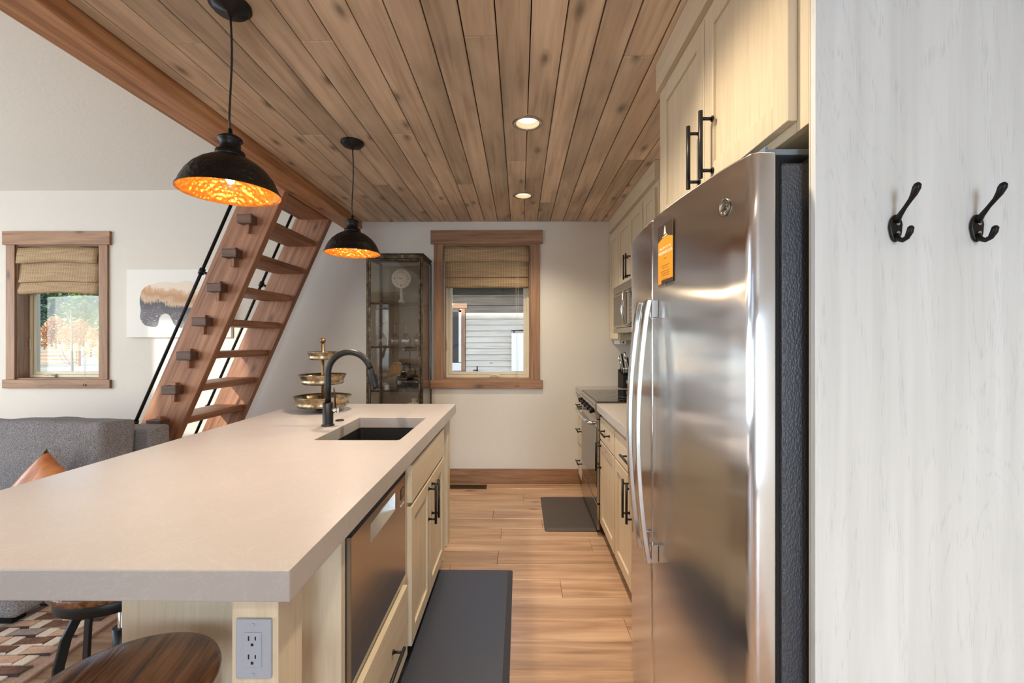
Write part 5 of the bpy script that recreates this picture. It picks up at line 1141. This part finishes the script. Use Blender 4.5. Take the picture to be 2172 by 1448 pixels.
# neighbouring house seen through the kitchen window
HY = 11.0; kh = HY/950
hs = thing('house', 'neighbouring house with pale lap siding and dark upper boards outside the kitchen window', 'building', (-0.6, HY, -0.35)); c = hs.location
def HZ(y): return 1.336-(y-721)*kh-c[2]
def HX(x): return (x-1102.4)*kh-c[0]
wx0, wx1 = HX(955), HX(977)
exposure = 12.55*kh; z = HZ(663)-0.0; zb_ = 0.0
nb = 0
box('sheathing', 'siding_dark', hs, -4.6, 3.4, 0.03, 0.2, 0.0, HZ(600))
while z > 0.05:
    z0_ = z-exposure
    spans = [(-4.5, 3.3)]
    if z0_ < HZ(646) and z > HZ(790): spans = [(-4.5, HX(930)-0.02), (HX(987)+0.012, 3.3)]
    for (a, b_) in spans:
        m_ = MB().prism([(0.012, z0_-0.004), (-0.034, z0_-0.004), (-0.004, z), (0.012, z)], b_-a, 'x', a)
        m_.v = [(v[0]-(a+b_)/2, v[1], v[2]-z) for v in m_.v]
        m_.build('siding_board', 'siding_pale', hs, loc=((a+b_)/2, 0, z))
    z = z0_
z = HZ(663)+0.01
for k_ in range(3):
    hgt = (0.17, 0.21, 0.24)[k_]; box('upper_board', 'siding_dark', hs, -4.5, 3.3, -0.03, 0.01, z, z+hgt-0.008, 0.004); z += hgt
m_ = MB().prism([(-0.62, z-0.02), (0.2, z+0.10), (4.0, z+1.5), (4.0, z+1.62), (-0.64, z+0.10)], 8.2, 'x', -4.7); m_.build('roof', 'roof_dark', hs)
tw = 0.115
box('window_trim', 'trim_wood_z', hs, HX(977)+0.02, HX(987), -0.05, 0.0, HZ(786), HZ(655), 0.003)
box('window_trim', 'trim_wood_x', hs, HX(930), HX(987)+0.05, -0.055, 0.0, HZ(654), HZ(643), 0.003); box('window_trim', 'trim_wood_x', hs, HX(930), HX(987), -0.055, 0.0, HZ(792), HZ(786.5), 0.003)
box('window_frame', 'white_plastic', hs, HX(930), HX(979), -0.03, -0.0, HZ(786), HZ(769), 0.003); box('window_frame', 'white_plastic', hs, HX(973), HX(979), -0.03, 0.0, HZ(768), HZ(655.5), 0.003)
box('pane', 'oven_glass', hs, HX(930), HX(972.8), -0.012, 0.0, HZ(768.5), HZ(655.5))
ub = thing('utility_box', 'white utility box with a dark top pipe on the neighbouring house wall', 'utility box', (HX(1099)+c[0], HY-0.05, HZ(786)+c[2]))
MB().box(-0.16, 0.17, -0.16, 0, 0, 0.92).build('box_body', 'box_white', ub, 0.01)
MB().tube([(-0.17, -0.05, 0.98), (0.4, -0.05, 1.0)], 0.012, 8).build('pipe', 'black_metal', ub); MB().tube([(-0.10, -0.05, 0.92), (-0.10, -0.05, 0.98)], 0.012, 8).build('pipe', 'black_metal', ub)
sp_ = thing('garden_spigot', 'small dark spigot low on the neighbouring house wall', 'spigot', (HX(1013)+c[0], HY-0.05, HZ(786)+c[2])); MB().tube([(0, 0, 0), (0, -0.06, 0), (0, -0.06, 0.12)], 0.016, 8).tube([(-0.10, -0.06, 0.02), (0, -0.06, 0.02)], 0.012, 8).build('pipe', 'black_metal', sp_)

# fence posts and rails in the meadow
def post_at(px_, Y, h):
    return ((px_-1102.4)*Y/950, Y, -0.35)
fa1 = thing('rail_fence', 'weathered rail fence crossing the meadow outside the living room window', 'fence', (-28.6, 28.8, -0.35)); c = fa1.location
P0 = Vector(((158-1102.4)*28.8/950, 28.8)); posts = [P0, P0+Vector((-4.2, -1.0)), P0+Vector((-8.4, -2.0))]
for p in posts: box('fence_post', 'post_wood', fa1, p.x-0.09-c[0], p.x+0.09-c[0], p.y-0.09-c[1], p.y+0.09-c[1], 0, 1.05, 0.01)
for p, q_ in zip(posts[:-1], posts[1:]):
    for k_ in range(4):
        zz = 0.20+k_*0.24; d_ = Vector((q_.x-p.x, q_.y-p.y, 0)); m_ = MB().box(-d_.length/2, d_.length/2, -0.03, 0.03, -0.06, 0.06)
        m_.build('fence_rail', 'fence_wood', fa1, loc=((p.x+q_.x)/2-c[0], (p.y+q_.y)/2-0.12-c[1], zz), rot=(0, 0, math.atan2(d_.y, d_.x)))
fa2 = thing('rail_fence', 'distant rail fence with orange-brown posts running away towards the trees', 'fence', (-41, 46, -0.35)); c = fa2.location
posts = [Vector(((px_-1102.4)*Y/950, Y)) for px_, Y in ((205, 36), (182, 44), (157, 56), (130.5, 68), (107, 80), (85, 90))]
for p in posts: box('fence_post', 'post_wood', fa2, p.x-0.16-c[0], p.x+0.16-c[0], p.y-0.1-c[1], p.y+0.1-c[1], 0, 1.15, 0.01)
for p, q_ in zip(posts[:-1], posts[1:]):
    for k_ in range(3):
        d_ = Vector((q_.x-p.x, q_.y-p.y, 0)); MB().box(-d_.length/2, d_.length/2, -0.03, 0.03, -0.05, 0.05).build('fence_rail', 'fence_wood', fa2, loc=((p.x+q_.x)/2-c[0], (p.y+q_.y)/2-c[1], 0.3+k_*0.3), rot=(0, 0, math.atan2(d_.y, d_.x)))
# sapling
sg = thing('sapling', 'thin bare young tree standing close outside the living room window', 'tree', ((144-1102.4)*9/950, 9, -0.35)); k9 = 9/950
def SP(x, y, dy=0): return ((x-144)*k9, dy, 1.336-(y-721)*k9+0.35)
MB().tube([(0, 0, 0), SP(144.5, 786), SP(144, 740), SP(143, 686), SP(142, 670), SP(140.5, 652)], [0.03, 0.022, 0.017, 0.013, 0.008, 0.003], 8).build('trunk', 'bark', sg)
for pl_ in ([(143, 686), (136, 676), (127, 661)], [(143, 686), (151, 680), (162, 668)], [(143, 728), (124, 722), (113, 706), (105, 702)], [(143, 730), (128, 719), (118, 710)], [(144, 772), (131, 764), (120, 748), (112, 732), (108, 722)], [(144, 772), (156, 762), (166, 754), (172, 748)], [(144, 774), (128, 770), (116, 761), (112, 752)], [(143, 700), (150, 696), (158, 694)], [(144, 712), (135, 711), (130, 714)]):
    rs_ = [0.010, 0.008, 0.006, 0.004, 0.003][:len(pl_)]
    MB().tube([SP(x, y, 0.02*i) for i, (x, y) in enumerate(pl_)], rs_, 6).build('branch', 'bark', sg)
# trees beyond the meadow
proto = {}
def tree(x, y, h, kind, label):
    r = thing('tree', label, 'tree', (x, y, -0.35), random.uniform(0, 6), group='trees beyond the meadow')
    if kind not in proto:
        rnd2 = random.Random(kind); m_ = MB(); n_ = 2600
        for i in range(n_):
            t_ = rnd2.random()**0.8; z = 0.14+0.86*t_; lobe = 0.72+0.28*math.sin(z*26+rnd2.uniform(-.5, .5))
            rad = (0.34*(1-t_)**0.7+0.03)*lobe if kind != 3 else 0.30*math.sin(PI*min(1, max(0.05, t_)))**0.6
            a = rnd2.uniform(0, 2*PI); rr3 = rad*rnd2.random()**0.4; s_ = rnd2.uniform(0.016, 0.032)
            p = Vector((rr3*math.cos(a), rr3*math.sin(a), z)); u = Vector((rnd2.gauss(0, 1), rnd2.gauss(0, 1), rnd2.gauss(0, .5))).normalized()*s_; v_ = Vector((rnd2.gauss(0, 1), rnd2.gauss(0, 1), rnd2.gauss(0, .5))).normalized()*s_
            m_.add([tuple(p-u), tuple(p+v_), tuple(p+u), tuple(p-v_)], [(0, 1, 2, 3)])
        mt = {1: 'leaf_green', 2: 'leaf_blue', 3: 'leaf_rust'}[kind]
        f_ = m_.build('foliage', mt, None, kind='stuff', weld=False); t2 = MB().tube([(0, 0, 0), (0, 0, 0.5), (0.01, 0, 0.95)], [0.018, 0.011, 0.003], 8).build('trunk', 'bark', None)
        proto[kind] = (f_.data, t2.data); drop([f_, t2])
    fo = bpy.data.objects.new('foliage', proto[kind][0]); fo['kind'] = 'stuff'; tr_ = bpy.data.objects.new('trunk', proto[kind][1])
    for o in (fo, tr_): COL.objects.link(o); o.parent = r; o.scale = (h, h, h)
EV = [(66, 96, 16, 2), (100, 112, 16, 1), (134, 130, 25, 2), (168, 96, 15, 1), (206, 120, 20, 2), (28, 108, 15, 1)]
OT = [(84, 76, 4.0, 3), (110, 84, 6.2, 3), (137, 76, 4.4, 3), (162, 83, 5.6, 3), (189, 75, 3.6, 3)]
names = ['leftmost visible', 'second', 'third', 'fourth', 'fifth', 'hidden']
for i, (px_, Y, h, kd) in enumerate(EV):
    tree((px_-1102.4)*Y/950, Y, h, kd, ('%s %s evergreen from the left in the tree line outside the left window' % (['first', 'second', 'third', 'fourth', 'fifth', 'sixth'][(i+1) % 6], 'blue-green' if kd == 2 else 'bright green')))
for i, (px_, Y, h, kd) in enumerate(OT):
    tree((px_-1102.4)*Y/950, Y, h, kd, '%s orange-tan leafed tree from the left before the evergreens outside the left window' % ['first', 'second', 'third', 'fourth', 'fifth'][i])
